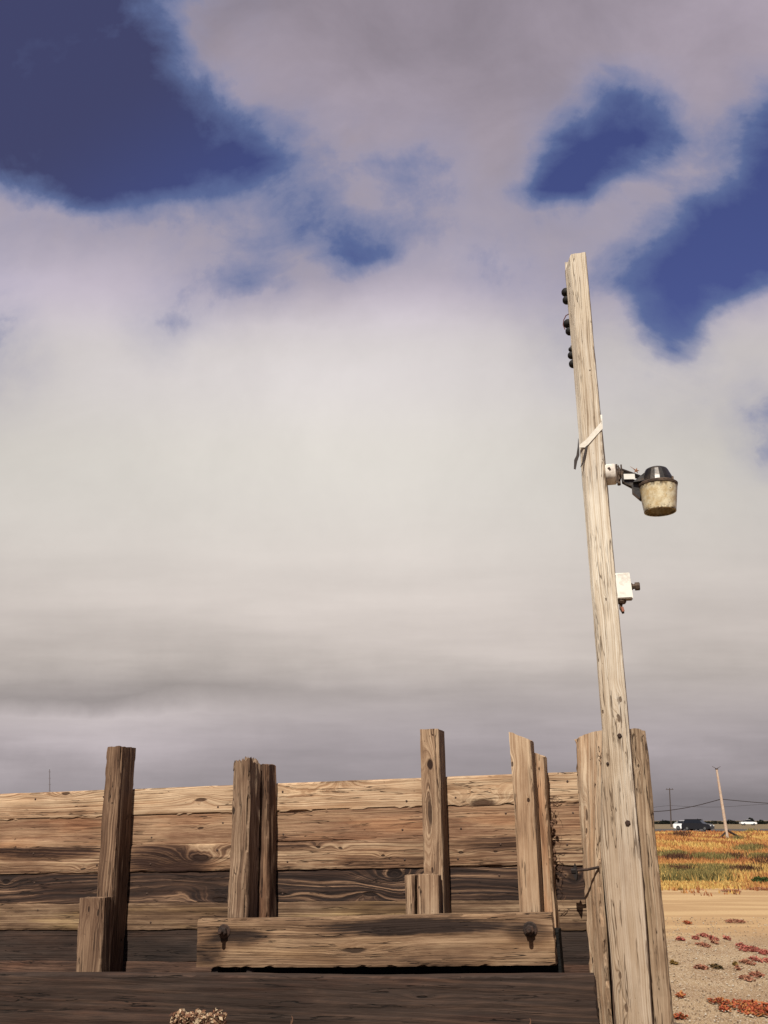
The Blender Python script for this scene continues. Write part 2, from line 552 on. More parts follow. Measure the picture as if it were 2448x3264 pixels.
def simple(name, col, rough=0.6, metal=0.0, var=0.25, scale=20, bump=0.002, spec=0.3, dirt=None, dirtamt=0.5, dscale=9):
    m, N = newmat(name)
    co = N.n('ShaderNodeTexCoord').outputs['Object']
    nz = N.noise(co, scale, 4, 0.6)
    c2 = tuple(c * (1 - var) for c in col[:3]) + (1,)
    c = N.mix(N.mapr(nz, 0.3, 0.7), c2, col)
    if dirt:
        c = N.mix(N.m('MULTIPLY', N.mapr(N.noise(co, dscale, 5, 0.65), 0.46, 0.62), dirtamt), c, dirt)
    finish(m, N, c, rough, nz, bump, 0.6, metal, spec)
    return m


# ------------------------------------------------------------------ timber geometry
def member(name, parent, sts, t, mat_fn, rough=0.003, chip=0.010, jag=(0.004, 0.004), rad=0.006, slant=0.0, arch=0.0,
           seglen=0.035, seed=0, chamfer=None, label=None, cat=None, mat=None, grow=None):
    """sts: list of (L, R) world points of the FRONT face, from one end to the other (bottom->top or left->right)
    L = +Z side, R = -Z side in the member's frame. t = thickness away from the viewer."""
    c = [(a + b) / 2 for a, b in sts]
    X = (c[-1] - c[0]).normalized()
    w0 = sum(((a - b) for a, b in sts), Vector()).normalized()
    Z = (w0 - X * w0.dot(X)).normalized()
    Y = Z.cross(X)                      # right handed: X x Y = Z ; Y points away from the viewer
    M = Matrix((( X.x, Y.x, Z.x, c[0].x), (X.y, Y.y, Z.y, c[0].y), (X.z, Y.z, Z.z, c[0].z), (0, 0, 0, 1)))
    Mi = M.inverted()
    loc = [(Mi @ a, Mi @ b) for a, b in sts]
    L = (c[-1] - c[0]).length
    wmax = max((a - b).length for a, b in sts)
    # perimeter parameters: (a in 0..1 across width, y) with rounded corners
    per = []
    nW = max(4, int(wmax / 0.012)); nT = max(3, int(t / 0.014))
    rr = rad
    for i in range(nW + 1): per.append(('w', i / nW, 0.0))
    for i in range(1, nT): per.append(('t', 1.0, i / nT))
    for i in range(nW + 1): per.append(('w', 1 - i / nW, 1.0))
    for i in range(1, nT): per.append(('t', 0.0, 1 - i / nT))
    nseg = max(6, int(L / seglen))
    xs = [L * j / nseg for j in range(nseg + 1)]
    xl = [(a.x + b.x) / 2 for a, b in loc]; xl[0] = 0; xl[-1] = L
    rough *= 1.35; chip *= 1.35
    sd = Vector((seed * 13.7, seed * 5.3, seed * 9.1))
    verts = []
    def edge_at(x):
        for k in range(len(xl) - 1):
            if x <= xl[k + 1] or k == len(xl) - 2:
                f = (x - xl[k]) / max(1e-6, xl[k + 1] - xl[k])
                return loc[k][0].lerp(loc[k + 1][0], f), loc[k][1].lerp(loc[k + 1][1], f)
    def ringpts(j, x, shrink=1.0):
        out = []
        a, b = edge_at(x)
        for (kind, fa, fy) in per:
            z = b.z + (a.z - b.z) * fa if kind == 'w' else (a.z if fa > 0.5 else b.z)
            yf = b.y + (a.y - b.y) * fa
            y = yf + t * fy
            wloc = abs(a.z - b.z)
            # rounded corners
            dz = min(z - min(a.z, b.z), max(a.z, b.z) - z); dy = min(y - yf, yf + t - y)
            sgz = 1 if z > (a.z + b.z) / 2 else -1
            if dz < rr and dy < rr:
                k = (rr - max(dz, dy)) * 0.3
                z -= sgz * k; y += k if fy < 0.5 else -k
            p = Vector((x, y, z))
            q = Vector((x * 1.1, y * 38, z * 38)) + sd
            e = rough * (noise.noise(q) + 0.6 * noise.noise(Vector((x * 7, y * 16, z * 16)) + sd))
            nrm = Vector((0, -1 if fy < 0.5 else 1, 0)) if kind == 'w' else Vector((0, 0, 1 if fa > 0.5 else -1))
            p += nrm * e
            if dz < rr * 1.6 and dy < rr * 1.6:
                ch = max(0, noise.noise(Vector((x * 5.5, sgz * 3, fy * 5)) + sd) - 0.05) * chip * 2.2 \
                    + max(0, noise.noise(Vector((x * 23, sgz * 7, fy * 9)) + sd) - 0.1) * chip
                p.z -= sgz * ch; p.y += ch * 0.6 * (1 if fy < 0.5 else -1)
            if chamfer and (fy < 0.6 or getattr(chamfer, 'all_round', False)):
                p = chamfer(p, x, L, a, b, t)
            # ragged ends
            for end, (xe, jg) in enumerate(((0, jag[0]), (L, jag[1]))):
                if j == (0 if end == 0 else nseg):
                    n1 = 0.9 * noise.noise(Vector((p.y * 13, p.z * 13, end * 5)) + sd) + noise.noise(Vector((p.y * 30, p.z * 30, end * 7)) + sd) + 0.8 * noise.noise(Vector((p.y * 90, p.z * 90, end * 3)) + sd)
                    p.x += n1 * jg
                    if end == 1:
                        f = (z - min(a.z, b.z)) / max(1e-6, wloc)
                        p.x += slant * (0.5 - f)
                        if arch: p.x -= arch * (2 * (f - 0.5)) ** 2 if arch > 0 else -arch * 0
            if shrink != 1.0:
                cz = (a.z + b.z) / 2; cy = (a.y + b.y) / 2 + t / 2
                p.z = cz + (p.z - cz) * shrink; p.y = cy + (p.y - cy) * shrink
            out.append(p)
        return out
    for j, x in enumerate(xs): verts += ringpts(j, x)
    n = len(per); faces = []
    for j in range(nseg):
        for i in range(n):
            i2 = (i + 1) % n
            faces.append((j * n + i, j * n + i2, (j + 1) * n + i2, (j + 1) * n + i))
    # end caps: shrinking loops with rough heights
    for end, j, x, jg in ((0, 0, 0.0, jag[0]), (1, nseg, L, jag[1])):
        prev = j * n
        base = verts[prev:prev + n]
        cen = sum(base, Vector()) / n
        for sh in (0.72, 0.42, 0.15):
            k = len(verts)
            for p0 in base:
                p = cen + (p0 - cen) * sh
                p.x = cen.x + (p0.x - cen.x) * (0.6 + 0.4 * sh) * sh + jg * (noise.noise(Vector((p.y * 45, p.z * 45, 3 + end)) + sd)) * 1.2
                if end == 1 and slant:
                    aa, bb = edge_at(L)
                    f = (p.z - min(aa.z, bb.z)) / max(1e-6, abs(aa.z - bb.z))
                    p.x = L + slant * (0.5 - f) + jg * noise.noise(Vector((p.y * 45, p.z * 45, 3)) + sd)
                verts.append(p)
            for i in range(n):
                i2 = (i + 1) % n
                faces.append((prev + i, prev + i2, k + i2, k + i) if end else (prev + i2, prev + i, k + i, k + i2))
            prev = k
        faces.append(tuple(range(prev, prev + n)) if end else tuple(reversed(range(prev, prev + n))))
    if mat is None: mat = mat_fn(Mi)
    o = mesh_obj(name, verts, faces, mat, parent, M)
    tag(o, label, cat)
    return o


def edge_sts(rows, d, dr=None, ground=False):
    """vertical timber: rows (py, xl, xr) bottom->top; L = left point (+Z side)"""
    dr = d if dr is None else dr
    s = [(fp(xl, py, d), fp(xr, py, dr)) for py, xl, xr in rows]
    if ground:      # run the lower end straight down into the ground
        (a0, b0), (a1, b1) = s[0], s[1]
        k = (a0.z + 0.15) / max(0.05, a1.z - a0.z)
        s.insert(0, (a0 + (a0 - a1) * k, b0 + (b0 - b1) * k))
        z = -0.15
        s[0] = (Vector((a0.x, a0.y, z)), Vector((b0.x, b0.y, z)))
    return s


def kn(Mi, items, d):
    """knots given by photo pixel on plane d -> member frame"""
    out = []
    for (px, py, rx, rz, ks) in items:
        p = Mi @ fp(px, py, d)
        out.append((p.x, p.z, rx, rz, ks))
    return out


# ------------------------------------------------------------------ fence
fence = empty('wooden_fence', (F0.x, F0.y, 0), 'weathered stockyard fence of wide horizontal boards with rough upright posts', 'fence')

lines = [(2530, 2459), (2617, 2560), (2702, 2662), (2788, 2760), (2880, 2868), (2966, 2968), (3061, 3075), (3160, 3186), (3262, 3300)]
XL, XR = -420, 1896
yl = lambda k, x: lines[k][0] + (lines[k][1] - lines[k][0]) * x / 1840.0
tan_ = (C(88, 58, 42), C(166, 126, 94), C(222, 190, 155))
boards = [
    dict(pal=(C(92, 60, 42), C(176, 138, 104), C(226, 196, 160)), tint=(1.0, 0.9, 0.8, 1), freq=62, ringc=0.62, bias=0.17,
         knots=[(965, 2478, 0.60, 0.17, -0.17), (1540, 2562, 0.55, 0.18, 0.18), (210, 2530, 0.22, 0.07, 0.06), (640, 2550, 0.3, 0.08, -0.05)]),
    dict(pal=(C(74, 50, 38), C(142, 104, 78), C(200, 164, 128)), tint=(1.06, 0.82, 0.66, 1), freq=110, ringc=0.42, bias=0.13, warp=0.018, rk=0.0, patchc=0.7, fibc=0.7,
         knots=[(640, 2640, 0.16, 0.05, 0.03)]),
    dict(pal=(C(62, 42, 34), C(138, 104, 78), C(208, 176, 140)), tint=(0.95, 0.85, 0.75, 1), freq=52, ringc=0.6, bias=0.05, rk=0.1,
         knots=[(640, 2738, 0.50, 0.17, 0.19), (1014, 2700, 0.12, 0.05, 0.03), (1084, 2705, 0.10, 0.045, 0.03), (1220, 2727, 0.09, 0.04, 0.03),
                (1470, 2718, 0.12, 0.05, 0.03), (1580, 2714, 0.08, 0.04, 0.02), (265, 2770, 0.14, 0.05, 0.04)],
         stains=[(530, 2750, 0.42, 0.15, 0.55), (120, 2715, 0.6, 0.07, 0.4), (880, 2690, 0.5, 0.06, 0.3), (1600, 2690, 0.4, 0.06, 0.25)]),
    dict(pal=(C(50, 38, 34), C(84, 62, 50), C(170, 134, 104)), tint=(0.9, 0.8, 0.75, 1), freq=30, ringc=1.05, bias=-0.20, warp=0.08, fibc=0.35,
         knots=[(1262, 2790, 0.42, 0.22, 0.20), (1180, 2850, 0.30, 0.10, -0.09), (700, 2870, 0.34, 0.14, 0.13), (900, 2850, 0.18, 0.06, 0.04),
                (1830, 2800, 0.30, 0.2, 0.10), (20, 2810, 0.2, 0.1, 0.06)]),
    dict(pal=(C(66, 48, 38), C(126, 98, 74), C(190, 160, 126)), tint=(0.98, 0.95, 0.62, 1), freq=66, ringc=0.62, bias=-0.03, warp=0.022, rk=0.0, knots=[]),
    dict(pal=(C(46, 38, 35), C(74, 60, 53), C(124, 98, 80)), tint=(1.0, 0.8, 0.7, 1), freq=90, ringc=0.2, bias=-0.16, warp=0.02, rk=0, knots=[]),
    dict(pal=(C(50, 38, 34), C(100, 74, 60), C(150, 116, 94)), tint=(1.0, 0.75, 0.65, 1), freq=48, ringc=0.35, bias=-0.1, knots=[]),
    dict(pal=(C(46, 38, 35), C(78, 62, 52), C(124, 98, 80)), tint=None, freq=60, ringc=0.4, bias=0.0, knots=[]),
]
doff = [0.0, -0.007, 0.002, -0.008, 0.0, -0.009, 0.001, -0.006]
for i, b in enumerate(boards):
    d = doff[i]
    # L = upper edge, R = lower edge; stations left -> right
    def st_(x, i=i, d=d):
        e = 5.0 if d < -0.003 else 0.0
        return (fp(x, yl(i, x) + 0.6 - (e if i else 0), d), fp(x, yl(i + 1, x) - 1.2 + e, d))
    s = [st_(x) for x in (XL, 300, 1000, XR - (i % 3) * 4)]
    def mf(Mi, b=b, i=i, d=d):
        return wood('board_wood', *b['pal'], tint=b['tint'], seed=i + 1, freq=b['freq'], ringc=b['ringc'], bias=b['bias'], fibc=b.get('fibc', 0.5), crack=b.get('crack', 0.9),
                    knots=kn(Mi, b['knots'], d), rk=b.get('rk', 0.2), patchc=b.get('patchc', 0.8), warp=b.get('warp', 0.05),
                    stains=[(q[0], q[1], *q2[2:]) for q2 in b.get('stains', []) for q in [(lambda p: (p.x, p.z))(Mi @ fp(q2[0], q2[1], d))]])
    lab = {0: 'sun-bleached top board with a ragged upper edge', 3: 'dark burnt-brown board with swirling knots', 5: 'dark weathered board'}.get(i)
    member('board', fence, s, 0.042, mf, rough=0.0022, chip=0.026 if i == 0 else 0.005, rad=0.005, seed=i + 1, label=lab)

WOODP = dict(A=(C(50, 36, 30), C(112, 84, 64), C(178, 146, 116)), B=(C(54, 40, 33), C(130, 102, 80), C(198, 170, 140)),
             C=(C(76, 54, 42), C(156, 124, 96), C(214, 184, 150)), D=(C(92, 66, 48), C(174, 140, 108), C(222, 194, 160)),
             dark=(C(46, 38, 34), C(82, 64, 54), C(140, 108, 86)))


def post(rows, d, t, pal, seed, knots=(), dr=None, ground=True, **kw):
    s = edge_sts(rows, d, dr, ground)
    wk = dict(freq=kw.pop('freq', 55), ringc=kw.pop('ringc', 0.5), bias=kw.pop('bias', 0.07), rk=kw.pop('rk', 0.15),
              crack=kw.pop('crack', 0.9), tint=kw.pop('tint', None), warp=kw.pop('warp', 0.03), moss=kw.pop('moss', None),
              patchc=kw.pop('patchc', 0.6), foot=kw.pop('foot', None))
    hl = kw.pop('holes', ())
    mf = lambda Mi: wood('post_wood', *pal, seed=seed, knots=kn(Mi, knots, d), holes=[h_[:4] for h_ in kn(Mi, [(*h_, 0) for h_ in hl], d)], **wk)
    return member(kw.pop('name', 'post'), kw.pop('parent', fence), s, t, mf, seed=seed, **kw)


# the left tall post and the short stub fixed in front of it
post([(3230, 278, 330), (2865, 305, 359), (2380, 341, 388)], 0.205, 0.20, WOODP['A'], 21, rough=0.004, chip=0.010, jag=(0, 0.005), slant=0.0,
     label='tall dark-sided post at the left of the fence')
post([(3160, 236, 316), (3105, 240, 320), (2863, 250, 330)], 0.33, 0.12, WOODP['A'], 22, knots=[(313, 2910, 0.14, 0.05, 0.05), (283, 2900, 0.12, 0.04, 0.04)],
     name='stub_post', rough=0.003, chip=0.008, jag=(0, 0.003), label='short stub fixed in front of the left post')
# post pair behind the left end of the rail
post([(3000, 717, 779), (2918, 722, 782), (2436, 743, 795)], 0.37, 0.20, WOODP['B'], 23, knots=[(746, 2585, 0.16, 0.06, 0.05)], rough=0.008, chip=0.035, jag=(0, 0.055),
     label='split grey post with a splintered top')
post([(3000, 790, 852), (2918, 794, 853), (2437, 805, 853)], 0.165, 0.16, WOODP['A'], 24, rough=0.008, chip=0.025, jag=(0, 0.009), label='rough reddish post behind the splintered one', tint=(1.05, 0.75, 0.6, 1), patchc=0.9)
# knotty post in the middle
post([(3000, 1358, 1420), (2790, 1350, 1412), (2324, 1337, 1397)], 0.205, 0.20, WOODP['C'], 25,
     knots=[(1371, 2437, 0.20, 0.055, 0.05), (1370, 2590, 0.55, 0.085, 0.20), (1378, 2775, 0.12, 0.04, 0.03)], rough=0.002, chip=0.005, jag=(0, 0.002),
     freq=48, ringc=0.75, holes=[(1371, 2437, 0.040, 0.024)], label='squared post with a dark knot hole near its top', rk=0)
post([(3000, 1296, 1321), (2790, 1288, 1321)], 0.31, 0.09, WOODP['C'], 26, name='stub_post', rough=0.003, chip=0.005, jag=(0, 0.003), label='narrow stub left of the knotty post')
post([(3000, 1326, 1401), (2790, 1329, 1397)], 0.315, 0.10, WOODP['C'], 27, name='stub_post', rough=0.003, chip=0.006, jag=(0, 0.004), label='wider stub against the knotty post')
# slant-topped pair
post([(3000, 1661, 1727), (2895, 1655, 1722), (2600, 1640, 1706), (2345, 1621, 1690)], 0.36, 0.19, WOODP['D'], 28, knots=[(1632, 2437, 0.10, 0.04, 0.04), (1686, 2551, 0.05, 0.03, 0.02)], rough=0.002, chip=0.005,
     jag=(0, 0.004), slant=-0.055, holes=[(1686, 2551, 0.014, 0.010)], label='pale post with a slanting sawn top', freq=50, rk=0)
post([(3140, 1715, 1785), (2900, 1700, 1768), (2600, 1690, 1744), (2400, 1676, 1733)], 0.165, 0.16, WOODP['D'], 29, rough=0.007, chip=0.03, jag=(0, 0.010), slant=-0.04,
     label='crumbling post behind the slant-topped one', tint=(1.05, 0.7, 0.5, 1), patchc=1.0)
# added backing, coloured dark so the gap beside the pole reads as shade
post([(3400, 1900, 2000), (2500, 1885, 1985)], 0.02, 0.14, WOODP['dark'], 30, label='dark backing added behind the shaded gap beside the tall pole')

# rail bolted across the posts
s = [(fp(x, yt, 0.47), fp(x, yb, 0.47)) for x, yt, yb in ((628, 2931, 3084), (1000, 2925, 3085), (1765, 2910, 3078))]
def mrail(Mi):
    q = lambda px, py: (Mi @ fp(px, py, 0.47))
    stain_shade = [(q(px, py).x, q(px, py).z, rx, rz, am) for px, py, rx, rz, am in ((1330, 2955, 0.80, 0.055, 0.62), (765, 2985, 0.24, 0.06, 0.4), (1690, 2975, 0.17, 0.075, 0.35), (660, 3030, 0.15, 0.1, 0.3))]  # rail stains and dark bolt patches, the right one a painted shadow
    return wood('rail_wood', C(52, 39, 33), C(134, 104, 78), C(196, 164, 128), tint=(1.0, 0.92, 0.78, 1), seed=40, freq=60, ringc=0.5, knots=kn(Mi, [(1130, 3030, 0.5, 0.09, 0.05)], 0.47), rk=0.1, stains=stain_shade, crack=1.0, bias=0.02)
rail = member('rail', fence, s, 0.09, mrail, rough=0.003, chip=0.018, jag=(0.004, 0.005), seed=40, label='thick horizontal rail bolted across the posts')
M_rust = simple('rusty_iron', C(64, 50, 44), 0.85, 0.3, 0.5, 90, 0.003, dirt=C(96, 66, 50))
for px, py in ((715, 2968), (1690, 2962)):     # rusty bolts, nearly the colour of the stained wood
    c = fp(px, py, 0.47)
    b = MB()
    b.lathe(c - FN * 0.006, FN, [(0.040, 0), (0.040, 0.010), (0.034, 0.014)], 18)
    b.lathe(c + FN * 0.012, FN, [(0.026, 0), (0.026, 0.022), (0.020, 0.026)], 6)
    b.lathe(c + FN * 0.03, FN, [(0.012, 0), (0.012, 0.04), (0.009, 0.043)], 10)
    b.build('bolt', M_rust, rail)
# added black filler; its colour stands for the shadowed void under the rail
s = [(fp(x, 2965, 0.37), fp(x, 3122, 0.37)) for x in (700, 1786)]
member('gap_filler', fence, s, 0.16, lambda Mi: wood('gap_black', C(16, 15, 15), C(24, 22, 21), C(36, 32, 30), seed=41, freq=60, ringc=0.3), rough=0.003, chip=0.006, jag=(0.01, 0.002), seed=41, label='black filler added behind the rail for the shadowed gap below it')
# nail heads with their rust marks
bobs = [o for o in bpy.data.objects if o.name.split('.')[0] == 'board']
M_nail = simple('nail_head', C(96, 72, 60), 0.7, 0.3, 0.4, 200)
rnn = random.Random(2)
for px in (318, 470, 700, 905, 1290, 1460, 1600, 1815, 120):
    for k in range(5):
        if rnn.random() < 0.35: continue
        o_ = bobs[k]; y0_, y1_ = yl(k, px), yl(k + 1, px)
        c = fp(px + rnn.uniform(-14, 14), y0_ + (y1_ - y0_) * rnn.choice([0.25, 0.3, 0.7, 0.75]), doff[k])
        b = MB(); b.lathe(c - FN * 0.002, FN, [(0.0065, 0), (0.0065, 0.0045), (0.004, 0.006)], 8); b.build('nail', M_nail, o_)
# spacer blocks behind the rail
for px in (690, 800):
    b = MB(); c = fp(px, 3098, 0.42); b.box(c, 0.05, 0.05, 0.05, FU, FN, (0, 0, 1), 0.006)
    b.build('spacer_block', M_rust, rail)

# heavy lower plank in front of everything
s = [(fp(x, yt, 0.62), fp(x, yt + 330, 0.62)) for x, yt in ((-420, 3104), (400, 3106), (1200, 3114), (1908, 3110))]
def mpl(Mi):
    return wood('plank_wood', C(34, 28, 25), C(66, 52, 45), C(110, 84, 68), tint=(1.05, 0.82, 0.76, 1), seed=44, freq=30, ringc=0.30, knots=kn(Mi, [(1345, 3178, 0.2, 0.05, 0.04)], 0.62), rk=0.06, crack=1.0, tilt=0.05, warp=0.02, patchc=0.4, bias=-0.02)
member('plank', fence, s, 0.11, mpl, rough=0.003, chip=0.012, jag=(0, 0.008), seed=44, label='heavy dark lower plank across the foot of the fence')
s = [(fp(x, 3444, 0.62), fp(x, 3640, 0.62)) for x in (-420, 1908)]
member('plank', fence, s, 0.11, mpl, rough=0.003, chip=0.012, jag=(0, 0.008), seed=45)

# ------------------------------------------------------------------ heavy timbers and the light pole at the corner
def skew(p, x, L, a, b, t):
    """cut the back of the angled timber so that a gap stays open beside it"""
    if p.z < (a.z + b.z) / 2 and p.y > 0: p.z += min(p.y * 1.1, 0.10)
    return p
skew.all_round = True
TIM = (C(104, 76, 56), C(184, 150, 118), C(226, 202, 172))
lt = post([(3264, 1892, 1948), (3000, 1872, 1925), (2873, 1863, 1913), (2776, 1856, 1907), (2560, 1842, 1920), (2400, 1831, 1935), (2335, 1829, 1938)], 0.03, 0.11, TIM, 50, dr=0.145,
          knots=[(1888, 2600, 0.22, 0.05, 0.06), (1886, 2650, 0.1, 0.04, 0.04), (1900, 3060, 0.12, 0.04, 0.04)], parent=None, name='timber_post',
          rough=0.006, chip=0.02, jag=(0, 0.004), slant=0.05, arch=0.02, chamfer=skew, label='thick weathered timber at the left of the tall pole, rounded at its top', cat='timber post', crack=1.0, tint=(1.0, 0.86, 0.72, 1), patchc=0.7)
rt = post([(3264, 2040, 2147), (3030, 2030, 2125), (2880, 2024, 2111), (2720, 2014, 2094), (2590, 2003, 2081), (2390, 1990, 2064), (2322, 1985, 2054)], 0.15, 0.14,
          (C(96, 76, 58), C(164, 136, 108), C(210, 186, 156)), 51, knots=[(2035, 2442, 0.06, 0.04, 0.05), (2050, 3100, 0.2, 0.05, 0.05)], parent=None, name='timber_post',
          rough=0.007, chip=0.012, jag=(0, 0.004), arch=0.012, label='thick greyish timber at the right of the tall pole with a notch near its top', cat='timber post', moss=C(138, 120, 66), crack=1.0)
for p in (lt, rt): p['group'] = 'heavy timbers clasping the tall pole'


def pole_chamfer(p, x, L, a, b, t):
    """the pole's left front arris is sawn off, widely at the top and fading out below"""
    f = max(0.0, min(1.0, (x - L * 0.42) / (L * 0.5)))
    w = 0.008 + 0.032 * f
    dz = max(a.z, b.z) - p.z                # distance from the left edge
    if dz < w:
        p.y = max(p.y, min(a.y, b.y) + (w - dz) * 1.3)
    if x > L - 0.09 and dz < 0.05:
        k = (0.05 - dz) / 0.05 * (x - (L - 0.09)) / 0.09
        p.x -= 0.09 * k
    return p


PD = 0.33
pole = empty('light_pole', fp(2000, 3560, PD - 0.07).xy.to_3d(), 'tall bleached wooden pole standing between two heavy timbers', 'pole')
prow = [(3264, 1963, 2079), (3000, 1942, 2062), (2873, 1930, 2054), (2776, 1921, 2046), (2725, 1914, 2040), (2480, 1915, 2018), (2330, 1919, 2006), (2250, 1913, 1999), (1540, 1856, 1934), (1180, 1828, 1900), (808, 1797, 1867)]
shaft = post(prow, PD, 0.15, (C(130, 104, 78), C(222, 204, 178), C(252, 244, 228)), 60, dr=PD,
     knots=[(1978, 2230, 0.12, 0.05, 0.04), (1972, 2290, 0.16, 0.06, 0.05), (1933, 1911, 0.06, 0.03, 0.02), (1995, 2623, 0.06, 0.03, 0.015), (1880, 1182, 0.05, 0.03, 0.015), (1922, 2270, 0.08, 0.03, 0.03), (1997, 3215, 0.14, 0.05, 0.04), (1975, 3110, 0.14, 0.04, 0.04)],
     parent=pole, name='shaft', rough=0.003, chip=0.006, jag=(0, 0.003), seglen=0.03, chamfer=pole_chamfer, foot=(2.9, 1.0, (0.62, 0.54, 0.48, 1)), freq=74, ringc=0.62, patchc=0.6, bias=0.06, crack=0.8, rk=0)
for px, py, r_ in ((1975, 2345, 0.014), (2001, 2623, 0.016), (1937, 2434, 0.009)):
    b = MB(); b.lathe(fp(px, py, PD - 0.004), FN, [(r_, 0), (r_, 0.009), (r_ * 0.7, 0.012)], 6)
    b.build('bolt_head', M_rust, pole)

# ------------------------------------------------------------------ yard light
LD = PD - 0.09
UP = Vector((0, 0, 1))
M_grey = simple('grey_paint', CW(228, 220, 210), 0.6, 0.0, 0.15, 25, dirt=C(120, 96, 80), dirtamt=0.5)
M_black = simple('black_metal', C(44, 40, 38), 0.38, 0.4, 0.4, 30, dirt=C(110, 92, 74), dirtamt=0.35, spec=0.5)
M_dirty = simple('dirty_metal', C(120, 98, 80), 0.8, 0.2, 0.5, 60, dirt=C(60, 44, 36), dirtamt=0.8)
M_white = simple('white_label', C(240, 238, 230), 0.5, 0, 0.06, 30)
yl_root = empty('yard_light', fp(1930, 1512, LD), 'dusk-to-dawn yard light with ribbed amber lens on a short black arm', 'outdoor light')
b = MB()
c0 = fp(1929, 1514, LD)
b.lathe(c0, FU, [(0.060, 0), (0.068, 0.012), (0.068, 0.060), (0.062, 0.068), (0.060, 0.068)], 28)
col_ = b.build('mount_collar', M_grey, yl_root, smooth=True)
b = MB(); b.box(c0 + FU * 0.03 + UP * 0.014 + FN * 0.066, 0.016, 0.006, 0.026, (FU + UP * 0.5).normalized(), FN, (UP - FU * 0.5).normalized(), 0.002); b.build('emblem_plate', M_dirty, col_)
b = MB()
b.lathe(c0 + FU * 0.065, FU, [(0.034, 0), (0.034, 0.020), (0.042, 0.022), (0.042, 0.030), (0.028, 0.034), (0.028, 0.05)], 18)
for k, zz in ((0.086, 0.0), (0.104, 0.004)):
    b.box(c0 + FU * k + UP * zz, 0.010, 0.06, 0.10, FU, FN, UP, 0.003)
b.tube([c0 + FU * 0.07 - UP * 0.07 + FN * 0.03, c0 + FU * 0.075 + UP * 0.055 + FN * 0.03], 0.006)
b.box(c0 + FU * 0.082 - UP * 0.05, 0.022, 0.04, 0.05, FU, FN, UP, 0.003)
b.build('clamp', M_dirty, yl_root)
hc = fp(2096, 1543, LD)                 # centre of the rim
b = MB()
a0 = c0 + FU * 0.10
for side in (-1, 1):
    off = FN * (0.022 * side)
    p1 = a0 + UP * 0.022 + off; p2 = hc + UP * 0.045 - FU * 0.085 + off
    b.tube([p1, p1.lerp(p2, 0.5), p2], 0.008, 6)
    q1 = a0 - UP * 0.060 + off; q2 = hc - FU * 0.10 - UP * 0.050 + off; q3 = hc - FU * 0.10 + UP * 0.012 + off; q0 = a0 - UP * 0.018 + off
    th = FN * 0.006
    b.hexa([q1 - th, q2 - th, q2 + th, q1 + th, q0 - th, q3 - th, q3 + th, q0 + th])
b.box(a0.lerp(hc, 0.72) + UP * 0.012, 0.055, 0.05, 0.075, FU, FN, UP, 0.006)
b.tube([hc - FU * 0.115 - UP * 0.01, hc - FU * 0.125 - UP * 0.06, hc - FU * 0.105 - UP * 0.10], 0.012, 8)
b.hexa([hc + FU * -0.16 + UP * -0.045 - FN * 0.03, hc + FU * -0.115 + UP * -0.095 - FN * 0.03, hc + FU * -0.115 + UP * -0.095 + FN * 0.03, hc + FU * -0.16 + UP * -0.045 + FN * 0.03,
        hc + FU * -0.16 + UP * -0.01 - FN * 0.03, hc + FU * -0.10 + UP * -0.0 - FN * 0.03, hc + FU * -0.10 + UP * 0.0 + FN * 0.03, hc + FU * -0.16 + UP * -0.01 + FN * 0.03])
b.build('arm', M_black, yl_root)
b = MB(); b.box(fp(2006, 1519, LD + 0.04), 0.068, 0.003, 0.036, (FU * 0.995 - UP * 0.08).normalized(), FN, UP); b.build('label_plate', M_white, yl_root)
b = MB()
b.lathe(hc + UP * 0.0, UP, [(0.106, 0.0), (0.098, 0.03), (0.074, 0.085), (0.066, 0.098), (0.050, 0.106), (0.02, 0.110)], 22, phase=0.3)
b.hexa([hc + FU * -0.15 + FN * -0.05 + UP * 0.01, hc + FU * -0.04 + FN * -0.075 + UP * 0.01, hc + FU * -0.04 + FN * 0.075 + UP * 0.01, hc + FU * -0.15 + FN * 0.05 + UP * 0.01,
        hc + FU * -0.10 + FN * -0.035 + UP * 0.055, hc + FU * -0.02 + FN * -0.05 + UP * 0.10, hc + FU * -0.02 + FN * 0.05 + UP * 0.10, hc + FU * -0.10 + FN * 0.035 + UP * 0.055])
hous = b.build('housing', M_black, yl_root)
b = MB(); b.lathe(hc - UP * 0.022, UP, [(0.112, 0.0), (0.122, 0.004), (0.124, 0.018), (0.112, 0.026), (0.10, 0.026)], 36)
for k in range(3):
    a = 0.5 + k * 2.1; b.box(hc + UP * 0.012 + (FU * math.cos(a) + FN * math.sin(a)) * 0.105, 0.012, 0.012, 0.03, FU, FN, UP, 0.002)
b.build('rim', M_dirty, yl_root)
m_lens, N = newmat('amber_ribbed_glass')
co = N.n('ShaderNodeTexCoord').outputs['Object']
nz = N.noise(co, 26, 5, 0.65)
sp_ = N.n('ShaderNodeSeparateXYZ'); N.put(sp_.inputs[0], co)
gpos = N.n('ShaderNodeNewGeometry').outputs['Position']
sp2 = N.n('ShaderNodeSeparateXYZ'); N.put(sp2.inputs[0], gpos)
hz = fp(2096, 1543, LD).z
band_ = N.m('MAXIMUM', N.mapr(sp2.outputs[2], hz - 0.060, hz - 0.015), N.mapr(sp2.outputs[2], hz - 0.155, hz - 0.19))
grime = N.m('MULTIPLY', N.mapr(N.noise(co, 34, 4, 0.65), 0.40, 0.60), N.m('ADD', 0.12, N.m('MULTIPLY', band_, 0.85)))
lc = N.mix(N.mapr(nz, 0.35, 0.65), CW(216, 192, 146), CW(248, 238, 206))
lc = N.mix(grime, lc, C(70, 50, 40))
lc = N.mix(N.mapr(N.noise(co, 60, 2), 0.68, 0.74), lc, C(96, 66, 42))
